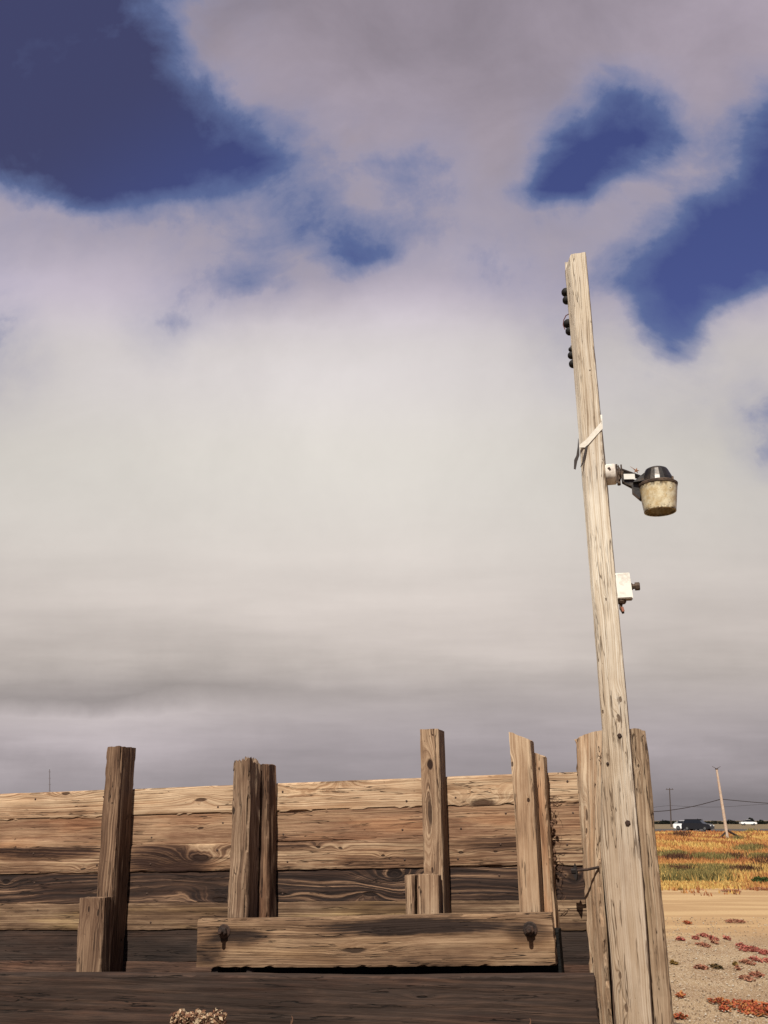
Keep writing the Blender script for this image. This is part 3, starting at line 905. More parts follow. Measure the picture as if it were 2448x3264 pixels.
d1 = N.n('ShaderNodeBsdfPrincipled'); N.put(d1.inputs['Base Color'], lc); d1.inputs['Roughness'].default_value = 0.28
d2 = N.n('ShaderNodeBsdfTranslucent'); N.put(d2.inputs[0], N.mix(0.5, lc, C(200, 170, 120)))
ms = N.n('ShaderNodeMixShader'); ms.inputs[0].default_value = 0.32
m_lens.node_tree.links.new(d1.outputs[0], ms.inputs[1]); m_lens.node_tree.links.new(d2.outputs[0], ms.inputs[2])
om = N.n('ShaderNodeOutputMaterial'); m_lens.node_tree.links.new(ms.outputs[0], om.inputs[0])
prof = []
nr = 17
for k in range(nr * 2 + 1):
    f = k / (nr * 2)
    r_ = 0.119 - 0.021 * f + (0.0011 if k % 2 == 0 else -0.0007)
    prof.append((r_, -0.022 - 0.158 * f))
inner = [(r_ - 0.006, h) for r_, h in reversed(prof[::2])]
b = MB(); b.lathe(hc, UP, prof + [(0.098, -0.186), (0.090, -0.186)] + inner, 44, (False, False))
lens = b.build('lens', m_lens, yl_root, smooth=True)
lens.data.transform(Matrix.Identity(4))
M_bulb = simple('dark_bulb', C(120, 84, 66), 0.4, 0, 0.4, 30)
b = MB(); b.sphere(hc - UP * 0.11, 0.036, sq=(1, 1, 1.5)); b.lathe(hc - UP * 0.07, UP, [(0.020, 0), (0.022, 0.05)], 12)
b.build('bulb', M_bulb, yl_root, smooth=True)
b = MB(); b.lathe(hc - UP * 0.02, UP, [(0.108, -0.004), (0.108, 0.0)], 24); b.build('reflector', simple('brown_reflector', C(120, 90, 74), 0.7), yl_root)
# small dried leaves and cobweb threads caught on the arm
M_dry = simple('dry_leaf', C(176, 120, 84), 0.8, 0, 0.4, 40)
b = MB()
for px, py in ((2028, 1500),):
    p = fp(px, py, LD + 0.03)
    for k in range(5):
        a = k * 1.3
        b.tube([p, p + Vector((math.cos(a), 0, math.sin(a))) * 0.018], 0.006, 5, 0.002)
p = fp(2028, 1500, LD + 0.03); b.tube([p, fp(2020, 1494, LD + 0.03), fp(2008, 1487, LD + 0.02)], 0.003, 5, 0.001)
o = b.build('dried_leaf', M_dry, None, Matrix.Translation(p)); tag(o, 'shrivelled brown leaves caught on the arm of the yard light', 'leaf')

# ------------------------------------------------------------------ white junction box
jb = empty('junction_box', fp(1965, 1870, LD), 'white weatherproof electrical box on the side of the pole below the lamp', 'electrical box')
M_boxw = simple('box_white', CW(222, 220, 212), 0.5, 0, 0.08, 12, dirt=C(150, 124, 100), dirtamt=0.35, dscale=14)
jc = fp(1987, 1871, LD + 0.03)
JA = (FU * 0.998 + UP * -0.05).normalized(); JU = (UP * 0.998 + FU * 0.05).normalized()
JU = (UP - FU * 0.06).normalized()
b = MB(); b.box(jc - FN * 0.012, 0.090, 0.075, 0.158, FU, FN, JU, 0.006); body = b.build('box_body', simple('box_grey', C(170, 150, 130), 0.7, 0, 0.3, 30, dirt=C(84, 62, 50), dirtamt=0.6), jb)
b = MB(); b.box(jc + FN * 0.030, 0.096, 0.012, 0.164, FU, FN, JU, 0.004); b.box(jc + FN * 0.037, 0.084, 0.004, 0.150, FU, FN, JU, 0.001)
b.build('cover', M_boxw, jb)
kc = jc + FU * 0.045 - FN * 0.005
b = MB(); b.lathe(kc, FU, [(0.028, 0), (0.016, 0.014), (0.016, 0.022), (0.026, 0.024), (0.026, 0.050), (0.020, 0.054)], 8); b.build('knob', M_dirty, jb)
b = MB(); b.lathe(jc - UP * 0.105 - FU * 0.018, UP, [(0.022, 0), (0.030, 0.012), (0.030, 0.03)], 10)
b.tube([jc - UP * 0.10 - FU * 0.022, jc - UP * 0.135 - FU * 0.026, jc - UP * 0.165 - FU * 0.012], 0.011, 8, 0.008)
b.build('cable_gland', M_dirty, jb)
b = MB(); b.tube([jc - UP * 0.128 - FU * 0.018 + FN * 0.008, jc - UP * 0.155 - FU * 0.012 + FN * 0.008], 0.009, 8); b.build('copper_end', simple('copper', C(206, 130, 100), 0.5, 0.3), jb)
for zz in (0.06, -0.05):
    b = MB(); b.box(jc - FU * 0.048 + UP * zz + FN * 0.036, 0.018, 0.012, 0.022, FU, FN, UP, 0.003); b.build('latch', M_dirty, jb)

# ------------------------------------------------------------------ insulators on the back of the pole top
M_ins = simple('black_ceramic', C(46, 44, 44), 0.7, 0, 0.2, 20, spec=0.1)
ins_l = ['black two-lobed insulator, topmost on the left edge of the pole', 'black insulator with a curved wire, middle of the three on the pole',
         'black three-lobed insulator, lowest on the left edge of the pole']
for k, lobes in enumerate(([(1801, 932, 13.5), (1804, 957, 13)], [(1808, 1032, 14), (1813, 1056, 12.5)], [(1817, 1114, 7.5), (1819, 1133, 11.5), (1824, 1160, 12.5)])):
    ID = PD - 0.12
    e = empty('insulator', fp(lobes[0][0] + 12, lobes[0][1], ID), ins_l[k], 'insulator', 'insulators on the pole top')
    b = MB()
    for px, py, r_ in lobes:
        b.sphere(fp(px + 3, py, ID), r_ * 0.0024, sq=(1, 1, 1.0))
    b.build('insulator_body', M_ins, e, smooth=True)
    b = MB(); b.tube([fp(lobes[0][0] + 4, lobes[0][1] - 12, ID), fp(lobes[-1][0] + 8, lobes[-1][1] + 14, ID)], 0.006); b.build('spindle', M_rust, e)
    if k == 1:
        b = MB(); b.tube([fp(1815, 1000, ID), fp(1804, 1006, ID), fp(1797, 1020, ID), fp(1795, 1036, ID), fp(1801, 1050, ID)], 0.0035, 6)
        b.build('wire_loop', simple('red_wire', C(120, 60, 58), 0.5), e)

# ------------------------------------------------------------------ strap round the pole
strap = empty('strap', fp(1880, 1400, PD), 'loose white strap wound across the pole above the lamp, its dark tails hanging', 'strap')
def ribbon(name, L_, R_, dl, mat, th=0.003):
    b = MB()
    A = [fp(x, y, d) for (x, y), d in zip(L_, dl)]; B_ = [fp(x, y, d) for (x, y), d in zip(R_, dl)]
    for i in range(len(A) - 1):
        b.hexa([A[i], B_[i], B_[i] - FN * th, A[i] - FN * th, A[i + 1], B_[i + 1], B_[i + 1] - FN * th, A[i + 1] - FN * th])
    return b.build(name, mat, strap)
M_strap = simple('white_webbing', C(244, 236, 222), 0.7, 0, 0.12, 60)
M_strapd = simple('dark_webbing', C(62, 52, 50), 0.8, 0, 0.3, 60)
ribbon('band', [(1913, 1322), (1916, 1345), (1893, 1372), (1869, 1400), (1847, 1418)], [(1919, 1322), (1921, 1366), (1899, 1390), (1867, 1426), (1847, 1426)], [PD - 0.02, PD + 0.004, PD + 0.006, PD + 0.010, PD - 0.005], M_strap)
ribbon('tail', [(1866, 1424), (1860, 1450), (1855, 1475), (1850, 1488)], [(1873, 1418), (1867, 1448), (1859, 1478), (1852, 1489)], [PD + 0.012, PD + 0.014, PD + 0.012, PD + 0.006], M_strapd)
ribbon('tail', [(1843, 1396), (1841, 1425), (1837, 1452), (1830, 1466), (1829, 1494)], [(1844, 1398), (1846, 1430), (1847, 1450), (1840, 1470), (1835, 1496)], [PD - 0.04] * 5, M_strapd, 0.006)

# ------------------------------------------------------------------ rusty rod with star washer
rod = empty('anchor_rod', fp(1907, 2766, 0.15), 'rusty threaded rod with a pointed plate washer sticking out of the corner timber', 'rod')
S_, E_ = fp(1910, 2764, 0.150), fp(1834, 2776, 0.165)
b = MB(); b.tube([S_, S_.lerp(E_, 0.5) - UP * 0.003, E_ - FU * 0.02], 0.0075, 8); b.build('rod', M_rust, rod)
b = MB()
M_irond = simple('dark_iron', C(48, 40, 38), 0.8, 0.3, 0.4, 60)
pl = [(1831, 2752), (1839, 2772), (1840, 2790), (1837, 2808), (1830, 2795), (1821, 2780), (1820, 2770), (1828, 2764)]
fr = [fp(x, y, 0.172) for x, y in pl]; bk = [p - FN * 0.012 + FU * 0.004 for p in fr]
n_ = len(pl)
b.add(fr + bk, [tuple(range(n_)), tuple(range(2 * n_ - 1, n_ - 1, -1))] + [(i, (i + 1) % n_, n_ + (i + 1) % n_, n_ + i) for i in range(n_)])
b.lathe(E_ - FU * 0.012, -FU, [(0.016, -0.014), (0.016, 0.012)], 6)
b.build('plate_washer', M_irond, rod)

# ------------------------------------------------------------------ dry fibres and weeds close by
M_twig = simple('dry_twig', C(120, 84, 60), 0.9, 0, 0.4, 50)
rnd = random.Random(5)
b = MB()
for k in range(36):
    px = rnd.uniform(1738, 1782); py = rnd.uniform(2540, 2890)
    p = fp(px, py, rnd.uniform(0.0, 0.10))
    pts = [p]
    a = rnd.uniform(-0.6, 1.2)
    for j in range(5):
        a += rnd.uniform(-0.7, 0.7)
        p = p + (FU * math.cos(a) * 0.7 + UP * (math.sin(a) + 0.2) + FN * rnd.uniform(-0.2, 0.3)) * 0.014
        pts.append(p)
    b.tube(pts, rnd.uniform(0.0008, 0.0018), 4)
for k in range(26):
    px = rnd.uniform(1752, 1772); py = rnd.choice([2560, 2620, 2700, 2725, 2755]) + rnd.uniform(-18, 18)
    b.sphere(fp(px, py, rnd.uniform(0.02, 0.09)), rnd.uniform(0.005, 0.012), 6, 5, rough=0.6)
o = b.build('dry_vine', M_twig, None, Matrix.Translation(fp(1760, 2890, 0.05))); tag(o, 'tangle of dry brown vine clinging beside the crumbling post', 'vine')

def weed(px0, px1, py0, py1, n, label, seed, cols):
    """dry seed-head clump on thin stems rising in front of the lower plank"""
    rn = random.Random(seed)
    base = fp((px0 + px1) / 2, 3300, 0.80); base.z = 0
    e = empty('dry_weed', base, label, 'weed')
    b = MB(); tops = []
    for k in range(max(3, n // 20)):
        tp = fp(rn.uniform(px0, px1), rn.uniform(py0 + 8, py1), 0.80 + rn.uniform(-0.05, 0.05)); tops.append(tp)
        q = base + Vector((rn.uniform(-.05, .05), rn.uniform(-.05, .05), 0))
        b.tube([q, q.lerp(tp, 0.5) + Vector((rn.uniform(-.04, .04), 0, 0)), tp], 0.004, 5, 0.002)
    b.build('stem', M_twig, e)
    if n < 60:          # a single sprig: one thin twisted head
        b = MB(); m_ = (px0 + px1) / 2
        b.tube([fp(m_ + 2 * math.sin(k * 1.7), py1 + (py0 - py1) * k / 6, 0.80) for k in range(7)], 0.007, 6, 0.002)
        b.build('seed_head', M_twig, e)
        return
    vs = []; fs = []; cs = []
    for k in range(n):
        cen = fp(rn.uniform(px0, px1), py0 + (py1 - py0) * abs(rn.gauss(0, 0.7)), 0.80 + rn.uniform(-0.06, 0.06))
        cen += Vector((0, 0, 0.01 * math.sin(cen.x * 60)))
        c_ = cols[rn.randrange(len(cols))]
        ax = Vector((rn.gauss(0, 1), rn.gauss(0, 1), rn.gauss(0, 1))).normalized(); ay = ax.orthogonal().normalized(); az = ax.cross(ay)
        sz = rn.uniform(0.007, 0.018)
        k0 = len(vs)
        vs += [cen + WM[e.name].translation * 0 + v_ for v_ in (ax * -sz, ay * sz * 0.6 + az * sz * .3, ax * sz, ay * -sz * 0.6 + az * sz * .3)]
        fs.append((k0, k0 + 1, k0 + 2, k0 + 3)); cs += [c_] * 4
    Mi = WM[e.name].inverted()
    mesh_obj('seed_head', [Mi @ v for v in vs], fs, M_vc, e, WM[e.name], colors=cs)


m_vc, N = newmat('plant_colour')
at = N.n('ShaderNodeAttribute'); at.attribute_name = 'col'
tr = N.n('ShaderNodeBsdfTranslucent'); N.put(tr.inputs[0], at.outputs[0])
df = N.n('ShaderNodeBsdfDiffuse'); N.put(df.inputs[0], at.outputs[0])
mx = N.n('ShaderNodeMixShader'); mx.inputs[0].default_value = 0.3
m_vc.node_tree.links.new(df.outputs[0], mx.inputs[1]); m_vc.node_tree.links.new(tr.outputs[0], mx.inputs[2])
om = N.n('ShaderNodeOutputMaterial'); m_vc.node_tree.links.new(mx.outputs[0], om.inputs[0])
M_vc = m_vc
weed(545, 720, 3226, 3300, 900, 'pale crumpled dry weed head at the bottom edge before the lower plank', 3, [C(216, 186, 150), C(190, 150, 116), C(150, 108, 84), C(110, 80, 66), C(226, 200, 166)])
weed(926, 936, 3238, 3290, 40, 'single thin dry sprig before the middle of the lower plank', 4, [C(140, 96, 76), C(120, 80, 66)])
weed(1686, 1694, 3246, 3290, 24, 'single thin dry sprig before the right half of the lower plank', 6, [C(120, 84, 66)])

# ------------------------------------------------------------------ ground, road
m_g, N = newmat('sandy_ground')
geo = N.n('ShaderNodeNewGeometry').outputs['Position']
sg = N.n('ShaderNodeSeparateXYZ'); N.put(sg.inputs[0], geo)
dist_ = N.m('ADD', sg.outputs[1], N.m('ADD', N.m('MULTIPLY', N.m('SUBTRACT', N.noise(geo, 0.35, 3), 0.5), 4.0), N.m('MULTIPLY', N.m('SUBTRACT', N.noise(geo, 2.5, 3), 0.5), 2.5)))
sand = N.mix(N.mapr(N.noise(geo, 1.2, 5, 0.6), 0.35, 0.65), C(178, 148, 112), C(202, 176, 138))
sand = N.mix(N.mapr(N.noise(geo, 42, 3, 0.7), 0.3, 0.75), N.mix(1.0, sand, (0.62, 0.58, 0.55, 1), 'MULTIPLY'), sand)
grit = N.noise(geo, 90, 2, 0.6)
sand = N.mix(N.mapr(N.noise(geo, 22, 4, 0.7), 0.40, 0.62), N.mix(1.0, sand, (0.78, 0.72, 0.66, 1), 'MULTIPLY'), sand)
sand = N.mix(N.mapr(grit, 0.57, 0.66), sand, C(236, 222, 200))
sand = N.mix(N.mapr(grit, 0.38, 0.30), sand, C(120, 92, 72))
smooth_ = N.mix(N.mapr(N.noise(N.v('MULTIPLY', geo, (0.3, 1.2, 1)), 0.9, 4), 0.4, 0.6), C(184, 148, 104), C(204, 170, 122))
sand = N.mix(N.mapr(dist_, 12.5, 16.0), sand, smooth_)
field = N.ramp(N.noise(N.v('MULTIPLY', geo, (0.10, 0.22, 1)), 1.0, 5, 0.6), [(0.3, C(158, 108, 76)), (0.45, C(190, 132, 84)), (0.58, C(208, 160, 96)), (0.72, C(212, 176, 116))])
gcol = N.mix(N.mapr(dist_, 24.2, 25.2), sand, field)
gcol = N.mix(N.mapr(sg.outputs[1], 186, 196), gcol, N.mix(N.noise(geo, 0.05, 3), C(118, 100, 78), C(140, 122, 92)))
finish(m_g, N, gcol, 0.95, N.m('ADD', N.noise(geo, 60, 3, 0.7), N.m('MULTIPLY', N.noise(geo, 4, 3), 3)), 0.01, 0.6, spec=0.1)
gv = []; gf = []
ys = [-60, -20, 0, 3, 6, 9, 12, 15, 18, 21, 24, 27, 30, 35, 40, 50, 60, 80, 100, 120, 140, 200, 400, 1000, 6000]
xs_ = [-3000, -400, -100, -40, -20, -10, -5, -2, 0, 2, 4, 6, 8, 10, 12, 16, 20, 30, 50, 100, 400, 3000]
for y_ in ys:
    for x_ in xs_:
        gv.append((x_, y_, 0.03 * noise.noise(Vector((x_ * 0.2, y_ * 0.2, 0))) if 7 < y_ < 130 and abs(x_) < 60 else 0.0))
nx = len(xs_)
for j in range(len(ys) - 1):
    for i in range(nx - 1):
        gf.append((j * nx + i, j * nx + i + 1, (j + 1) * nx + i + 1, (j + 1) * nx + i))
tag(mesh_obj('ground', gv, gf, m_g, smooth=True), 'sandy gravel yard running into an orange dry-grass field', kind='structure')
m_road, N = newmat('asphalt')
geo = N.n('ShaderNodeNewGeometry').outputs['Position']
finish(m_road, N, N.mix(N.noise(geo, 0.6, 5), C(66, 62, 60), C(92, 86, 82)), 0.9)
tag(mesh_obj('road', [(-800, 143, 0.05), (800, 143, 0.05), (800, 186, 0.05), (-800, 186, 0.05)], [(0, 1, 2, 3)], m_road), 'dark straight highway beyond the field', kind='structure')

# ------------------------------------------------------------------ pebbles and plants on the ground (stuff)
rn = random.Random(11)
vs = []; fs = []; cs = []
pc = [C(226, 212, 192), C(196, 170, 142), C(156, 130, 108), C(210, 188, 160), C(184, 158, 130)]
for k in range(5200):
    Y = 7.5 + 9.5 * rn.random() ** 1.3
    X = Y * rn.uniform(0.14, 0.52)
    r_ = rn.uniform(0.005, 0.013) * (1.6 if rn.random() < 0.04 else 1)
    c_ = Vector((X, Y, 0.012)); k0 = len(vs); cc_ = pc[rn.randrange(5)]
    for d_ in ((1, 0, 0), (0, 1, 0), (-1, 0, 0), (0, -1, 0), (0, 0, 0.8), (0, 0, -0.6)):
        vs.append(c_ + Vector(d_) * r_ * rn.uniform(0.7, 1.2)); cs.append(cc_)
    fs += [tuple(k0 + i for i in f) for f in ((0, 1, 4), (1, 2, 4), (2, 3, 4), (3, 0, 4), (1, 0, 5), (2, 1, 5), (3, 2, 5), (0, 3, 5))]
tag(mesh_obj('gravel', vs, fs, M_vc, colors=cs), 'loose pale gravel scattered over the yard', 'gravel', kind='stuff')

patches = [(2300, 2390, 2940, 5, 0), (2155, 2182, 2998, 4, 1), (2202, 2232, 2994, 5, 1), (2225, 2266, 2986, 6, 1), (2253, 2291, 2996, 6, 1), (2308, 2326, 2995, 6, 1), (2220, 2266, 3017, 9, 0),
           (2271, 2284, 3008, 7, 0), (2350, 2380, 3020, 9, 1), (2353, 2440, 3031, 12, 1), (2413, 2480, 3043, 11, 1), (2357, 2408, 3073, 8, 0), (2397, 2420, 3064, 11, 1),
           (2204, 2264, 3089, 8, 0), (2264, 2306, 3087, 8, 2), (2362, 2400, 3124, 9, 0), (2390, 2435, 3113, 9, 0), (2250, 2340, 3200, 9, 3), (2300, 2500, 3212, 22, 3), (2340, 2520, 3232, 20, 3),
           (2293, 2370, 2842, 3, 0), (2377, 2470, 2835, 3, 0), (2178, 2204, 2945, 4, 3), (2133, 2162, 3075, 4, 4), (2440, 2480, 3072, 14, 1), (2290, 2330, 3222, 8, 3), (2140, 2200, 3248, 5, 3), (2160, 2180, 2836, 1.5, 4),
           (2342, 2360, 3093, 3, 0), (2338, 2352, 3080, 3, 4), (2150, 2190, 3180, 4, 3)]
pcol = [[C(190, 124, 98), C(166, 102, 80), C(206, 150, 116)], [C(200, 110, 96), C(180, 92, 82), C(212, 136, 112)], [C(78, 70, 48), C(104, 84, 52), C(130, 98, 56)],
        [C(200, 104, 66), C(178, 82, 58), C(206, 134, 74)], [C(176, 140, 72), C(150, 120, 64)]]
vs = []; fs = []; cs = []
for x0, x1, yc, hh, ci in patches:
    a_, b_ = gp(x0, yc), gp(x1, yc)
    nearp, farp = gp((x0 + x1) / 2, yc + hh), gp((x0 + x1) / 2, yc - hh)
    ry = (farp.y - nearp.y) / 2; rx = (b_ - a_).length / 2; cen = (a_ + b_) / 2
    n = int(min(2600, 90 + rx * ry * 5200))
    for k in range(n):
        r_ = math.sqrt(rn.random()); th = rn.uniform(0, 2 * math.pi)
        wob = 0.75 + 0.5 * noise.noise(Vector((math.cos(th) * 1.8, math.sin(th) * 1.8, x0 * 0.37)))
        p = Vector((cen.x + rx * r_ * wob * math.cos(th), cen.y + ry * r_ * wob * math.sin(th), 0.01 + 0.05 * rn.random() * (1 - r_ * 0.7)))
        sz = rn.uniform(0.012, 0.026); a = rn.uniform(0, 6.28)
        d_ = Vector((math.cos(a), math.sin(a), rn.uniform(-.3, .8))).normalized() * sz
        e_ = Vector((-math.sin(a), math.cos(a), rn.uniform(-.4, .4))) * sz * 0.5
        k0 = len(vs); vs += [p - d_, p + e_, p + d_, p - e_]; fs.append((k0, k0 + 1, k0 + 2, k0 + 3))
        cs += [pcol[ci][rn.randrange(len(pcol[ci]))]] * 4
tag(mesh_obj('ground_cover', vs, fs, M_vc, colors=cs), 'low red succulent ground cover creeping in patches over the gravel', 'ground cover', kind='stuff')

# dry grass field in tufts
def tufts(name, rows, label, cat):
    vs = []; fs = []; cs = []
    for (X, Y, w_, h_, n, pal) in rows:
        for k in range(n):
            bx = X + rn.gauss(0, w_ * 0.45); by = Y + rn.gauss(0, w_ * 0.45)
            hh = h_ * rn.uniform(0.4, 1.1); lean = rn.gauss(0, 0.35) * hh; ln2 = rn.gauss(0, 0.35) * hh
            bw = w_ * 0.035 + Y * 0.0006
            a = rn.uniform(-0.7, 0.7)
            dx, dy = math.cos(a) * bw, math.sin(a) * bw
            k0 = len(vs)
            vs += [(bx - dx, by - dy, -0.02), (bx + dx, by + dy, -0.02), (bx + lean, by + ln2, hh)]
            fs.append((k0, k0 + 1, k0 + 2)); cs += [pal[rn.randrange(len(pal))]] * 3
    return tag(mesh_obj(name, vs, fs, M_vc, colors=cs), label, cat, kind='stuff')


orange = [C(218, 154, 86), C(230, 172, 94), C(208, 138, 76), C(224, 162, 98)]
gold = [C(238, 194, 104), C(242, 206, 118), C(226, 176, 92)]
rust = [C(186, 118, 74), C(164, 104, 74), C(200, 128, 74)]
green = [C(138, 128, 76), C(158, 144, 84), C(118, 112, 68), C(176, 154, 92)]
purp = [C(104, 72, 58), C(86, 64, 52), C(124, 88, 62)]
rows = []
def Yof(py): return EYE * 3149.0 / (py - 2615.0)
for k in range(7600):
    py = rn.uniform(2651, 2816)
    Y = Yof(py)
    X = Y * rn.uniform(0.16, 0.52)
    px = CX + X / Y * 3149
    n0 = noise.noise(Vector((X * 0.35, Y * 0.10, 3.3))); n1 = noise.noise(Vector((X * 0.9, Y * 0.3, 9.3)))
    pal = orange if n0 > -0.30 else rust
    if n0 > 0.10: pal = gold
    if py > 2762: pal = gold if n0 > -0.3 else orange
    if px > 2350 and py > 2790: pal = orange
    if py < 2680 and px > 2330: pal = gold if n1 > -0.1 else rust
    if py < 2652: pal = rust
    h_ = 0.24 if py > 2700 else 0.34
    if py > 2800: h_ = 0.10
    rows.append((X, Y, 0.42 + Y * 0.004, h_, 11, pal))
for k in range(420):
    py = 2812 + abs(rn.gauss(0, 1)) * 12; px = rn.uniform(2060, 2520)
    if noise.noise(Vector((px * 0.025, py * 0.03, 5))) < -0.05: continue
    p = gp(px, py); rows.append((p.x, p.y, 0.22, 0.09, 8, rn.choice([orange, gold, rust])))
tufts('dry_grass', rows, 'orange and golden dry grass covering the field', 'grass')
rows = []
for k in range(1500):
    px = 2360 - abs(rn.gauss(0, 1)) * 90 - rn.random() * 120; py = rn.uniform(2777, 2815) 
    if px < 1700 or noise.noise(Vector((px * 0.02, py * 0.06, 1))) < -0.28: continue
    if px > 2300 and py > 2795: continue
    p = gp(px, py); rows.append((p.x, p.y, 0.35, 0.26, 12, green))
for cx_, cy_, sx, sy, n, pal in ((2120, 2740, 16, 5, 40, green), (2160, 2735, 10, 4, 40, green), (2155, 2750, 22, 5, 50, purp), (2250, 2745, 18, 4, 60, green), (2300, 2750, 24, 5, 60, green), (2340, 2745, 12, 4, 30, purp),
                           (2390, 2715, 26, 7, 70, green), (2420, 2745, 20, 5, 40, green), (2175, 2668, 18, 6, 40, purp), (2400, 2650, 5, 3, 16, green), (2440, 2760, 8, 16, 40, purp), (2375, 2793, 14, 4, 60, purp), (2350, 2680, 10, 3, 20, green), (2180, 2793, 8, 6, 40, purp)):
    for k in range(n):
        px, py = cx_ + rn.gauss(0, sx * 0.6), cy_ + rn.gauss(0, sy * 0.6)
        if py < 2650: continue
        p = gp(px, py); rows.append((p.x, p.y, 0.3 + p.y * 0.004, 0.26 + p.y * 0.002, 12, pal))
tufts('green_weeds', rows, 'patches of dull green weeds among the dry grass at the yard edge', 'weeds')

# leafy bushes
def bush(name, cen, rx, ry, h, n, cols, leaf, label, cat, group=None):
    vs = []; fs = []; cs = []
    for k in range(n):
        th = rn.uniform(0, 6.28); ph = math.asin(rn.uniform(0, 1)); r_ = rn.uniform(0.55, 1.0) ** 0.5
        w = 0.8 + 0.45 * noise.noise(Vector((math.cos(th) * 1.7 + cen.x, math.sin(th) * 1.7, ph * 2)))
        p = Vector((rx * r_ * w * math.cos(ph) * math.cos(th), ry * r_ * w * math.cos(ph) * math.sin(th), h * r_ * w * math.sin(ph)))
        a = Vector((rn.gauss(0, 1), rn.gauss(0, 1), rn.gauss(0, 1))).normalized(); b_ = a.orthogonal().normalized()
        s_ = leaf * rn.uniform(0.6, 1.4); k0 = len(vs)
        vs += [p - a * s_, p + b_ * s_ * .55, p + a * s_, p - b_ * s_ * .55]; fs.append((k0, k0 + 1, k0 + 2, k0 + 3)); cs += [cols[rn.randrange(len(cols))]] * 4
    e = empty(name, cen, label, cat, group)
    mesh_obj('foliage', vs, fs, M_vc, e, WM[e.name], colors=cs)
    b = MB(); q = Vector(cen)
    for k in range(4):
        b.tube([q, q + Vector((rx * 0.4 * math.cos(k * 1.6), ry * 0.4 * math.sin(k * 1.6), h * 0.7))], leaf * 0.35, 5, leaf * 0.1)
    b.build('stem', M_twig, e)
    return e
bush('shrub', gp(2430, 2819), 0.34, 0.3, 0.20, 1500, [C(70, 84, 44), C(92, 104, 56), C(56, 68, 40)], 0.028, 'low round green shrub at the gravel edge on the far right', 'shrub')
bush('shrub', gp(2372, 2808), 0.22, 0.2, 0.14, 500, [C(84, 58, 48), C(70, 52, 44), C(110, 70, 52)], 0.022, 'small dark purplish shrub left of the round green one', 'shrub')
dk = [C(44, 46, 40), C(54, 56, 46), C(38, 40, 38)]
FAR = 430.0
# low distant hedge reading as one mass
vs = []; fs = []; cs = []
for k in range(16000):
    X = rn.uniform(-260, 300); hgt = 1.15 + 0.35 * noise.noise(Vector((X * 0.06, 0, 0))) + 0.3 * noise.noise(Vector((X * 0.4, 3, 0)))
    p = Vector((X, FAR + rn.uniform(-1.5, 1.5), rn.uniform(0, hgt)))
    a = Vector((rn.gauss(0, 1), rn.gauss(0, .4), rn.gauss(0, 1))).normalized() * 0.34; b_ = Vector((-a.z, 0, a.x)) * 0.7
    k0 = len(vs); vs += [p - a, p + b_, p + a, p - b_]; fs.append((k0, k0 + 1, k0 + 2, k0 + 3)); cs += [dk[rn.randrange(3)]] * 4
tag(mesh_obj('hedgerow', vs, fs, M_vc, colors=cs), 'dark low line of far-off scrub along the horizon', 'hedge', kind='stuff')
for px, w_, h_, lab in ((2224, 3.6, 2.2, 'dark far tree rising directly behind the black car'), (2118, 2.6, 1.7, 'low dark bush on the horizon left of the cars'), (2330, 4.6, 1.9, 'wide dark bush on the horizon right of the leaning pole'),
                        (2395, 1.9, 3.0, 'tallest dark tree on the horizon beside the white pickup'), (2425, 2.4, 2.0, 'dark bush at the far right of the horizon')):
    p = yp(px, 2617, FAR - 4); p.z = 0
    bush('far_tree', p, w_, 2.0, h_, 900, dk, 0.30, lab, 'tree', 'dark trees on the horizon')

# ------------------------------------------------------------------ distant poles, wires, mast
M_pole = simple('pole_wood', C(224, 200, 176), 0.9, 0, 0.2, 6, dirt=C(196, 140, 96), dirtamt=0.4)
M_pole2 = simple('far_pole_wood', C(92, 78, 72), 0.9, 0, 0.3, 6)
base = gp(2320, 2678); top = yp(2284, 2450, base.y)
up1 = empty('utility_pole', base, 'leaning pale utility pole with braced foot standing in the dry grass', 'utility pole')
b = MB(); b.tube([base - UP * 0.3, base.lerp(top, 0.35), base.lerp(top, 0.7), top], 0.14, 10, 0.085); b.build('shaft', M_pole, up1)
b = MB(); b.tube([base.lerp(top, 0.14), base + Vector((1.35, -0.2, 0))], 0.09, 6); b.build('brace', M_rust, up1)
b = MB(); b.tube([base.lerp(top, 0.12), base + Vector((-0.9, -0.2, 0))], 0.08, 6); b.build('brace', M_rust, up1)
b = MB(); b.box(top - UP * 0.02, 0.22, 0.22, 0.08, bev=0.02)
for sx in (-1, 1): b.tube([top, top + Vector((0.35 * sx, 0, 0.18))], 0.02, 5)
b.build('cap', M_pole2, up1)
att = yp(2299, 2547, base.y)
p2b = yp(2138, 2617, 250); p2b.z = 0; p2t = yp(2134, 2512, 250)
up2 = empty('utility_pole', p2b, 'thin distant utility pole with a crossarm beyond the road', 'utility pole')
b = MB(); b.tube([p2b - UP * 0.3, p2t], 0.17, 8, 0.12); b.build('shaft', M_pole2, up2)
b = MB(); b.box(p2t - UP * 0.35, 1.9, 0.14, 0.14); b.box(p2t - UP * 0.15 + Vector((0.7, 0, 0)), 0.10, 0.1, 0.3); b.box(p2t - UP * 0.15 + Vector((-0.7, 0, 0)), 0.10, 0.1, 0.3); b.build('crossarm', M_pole2, up2)

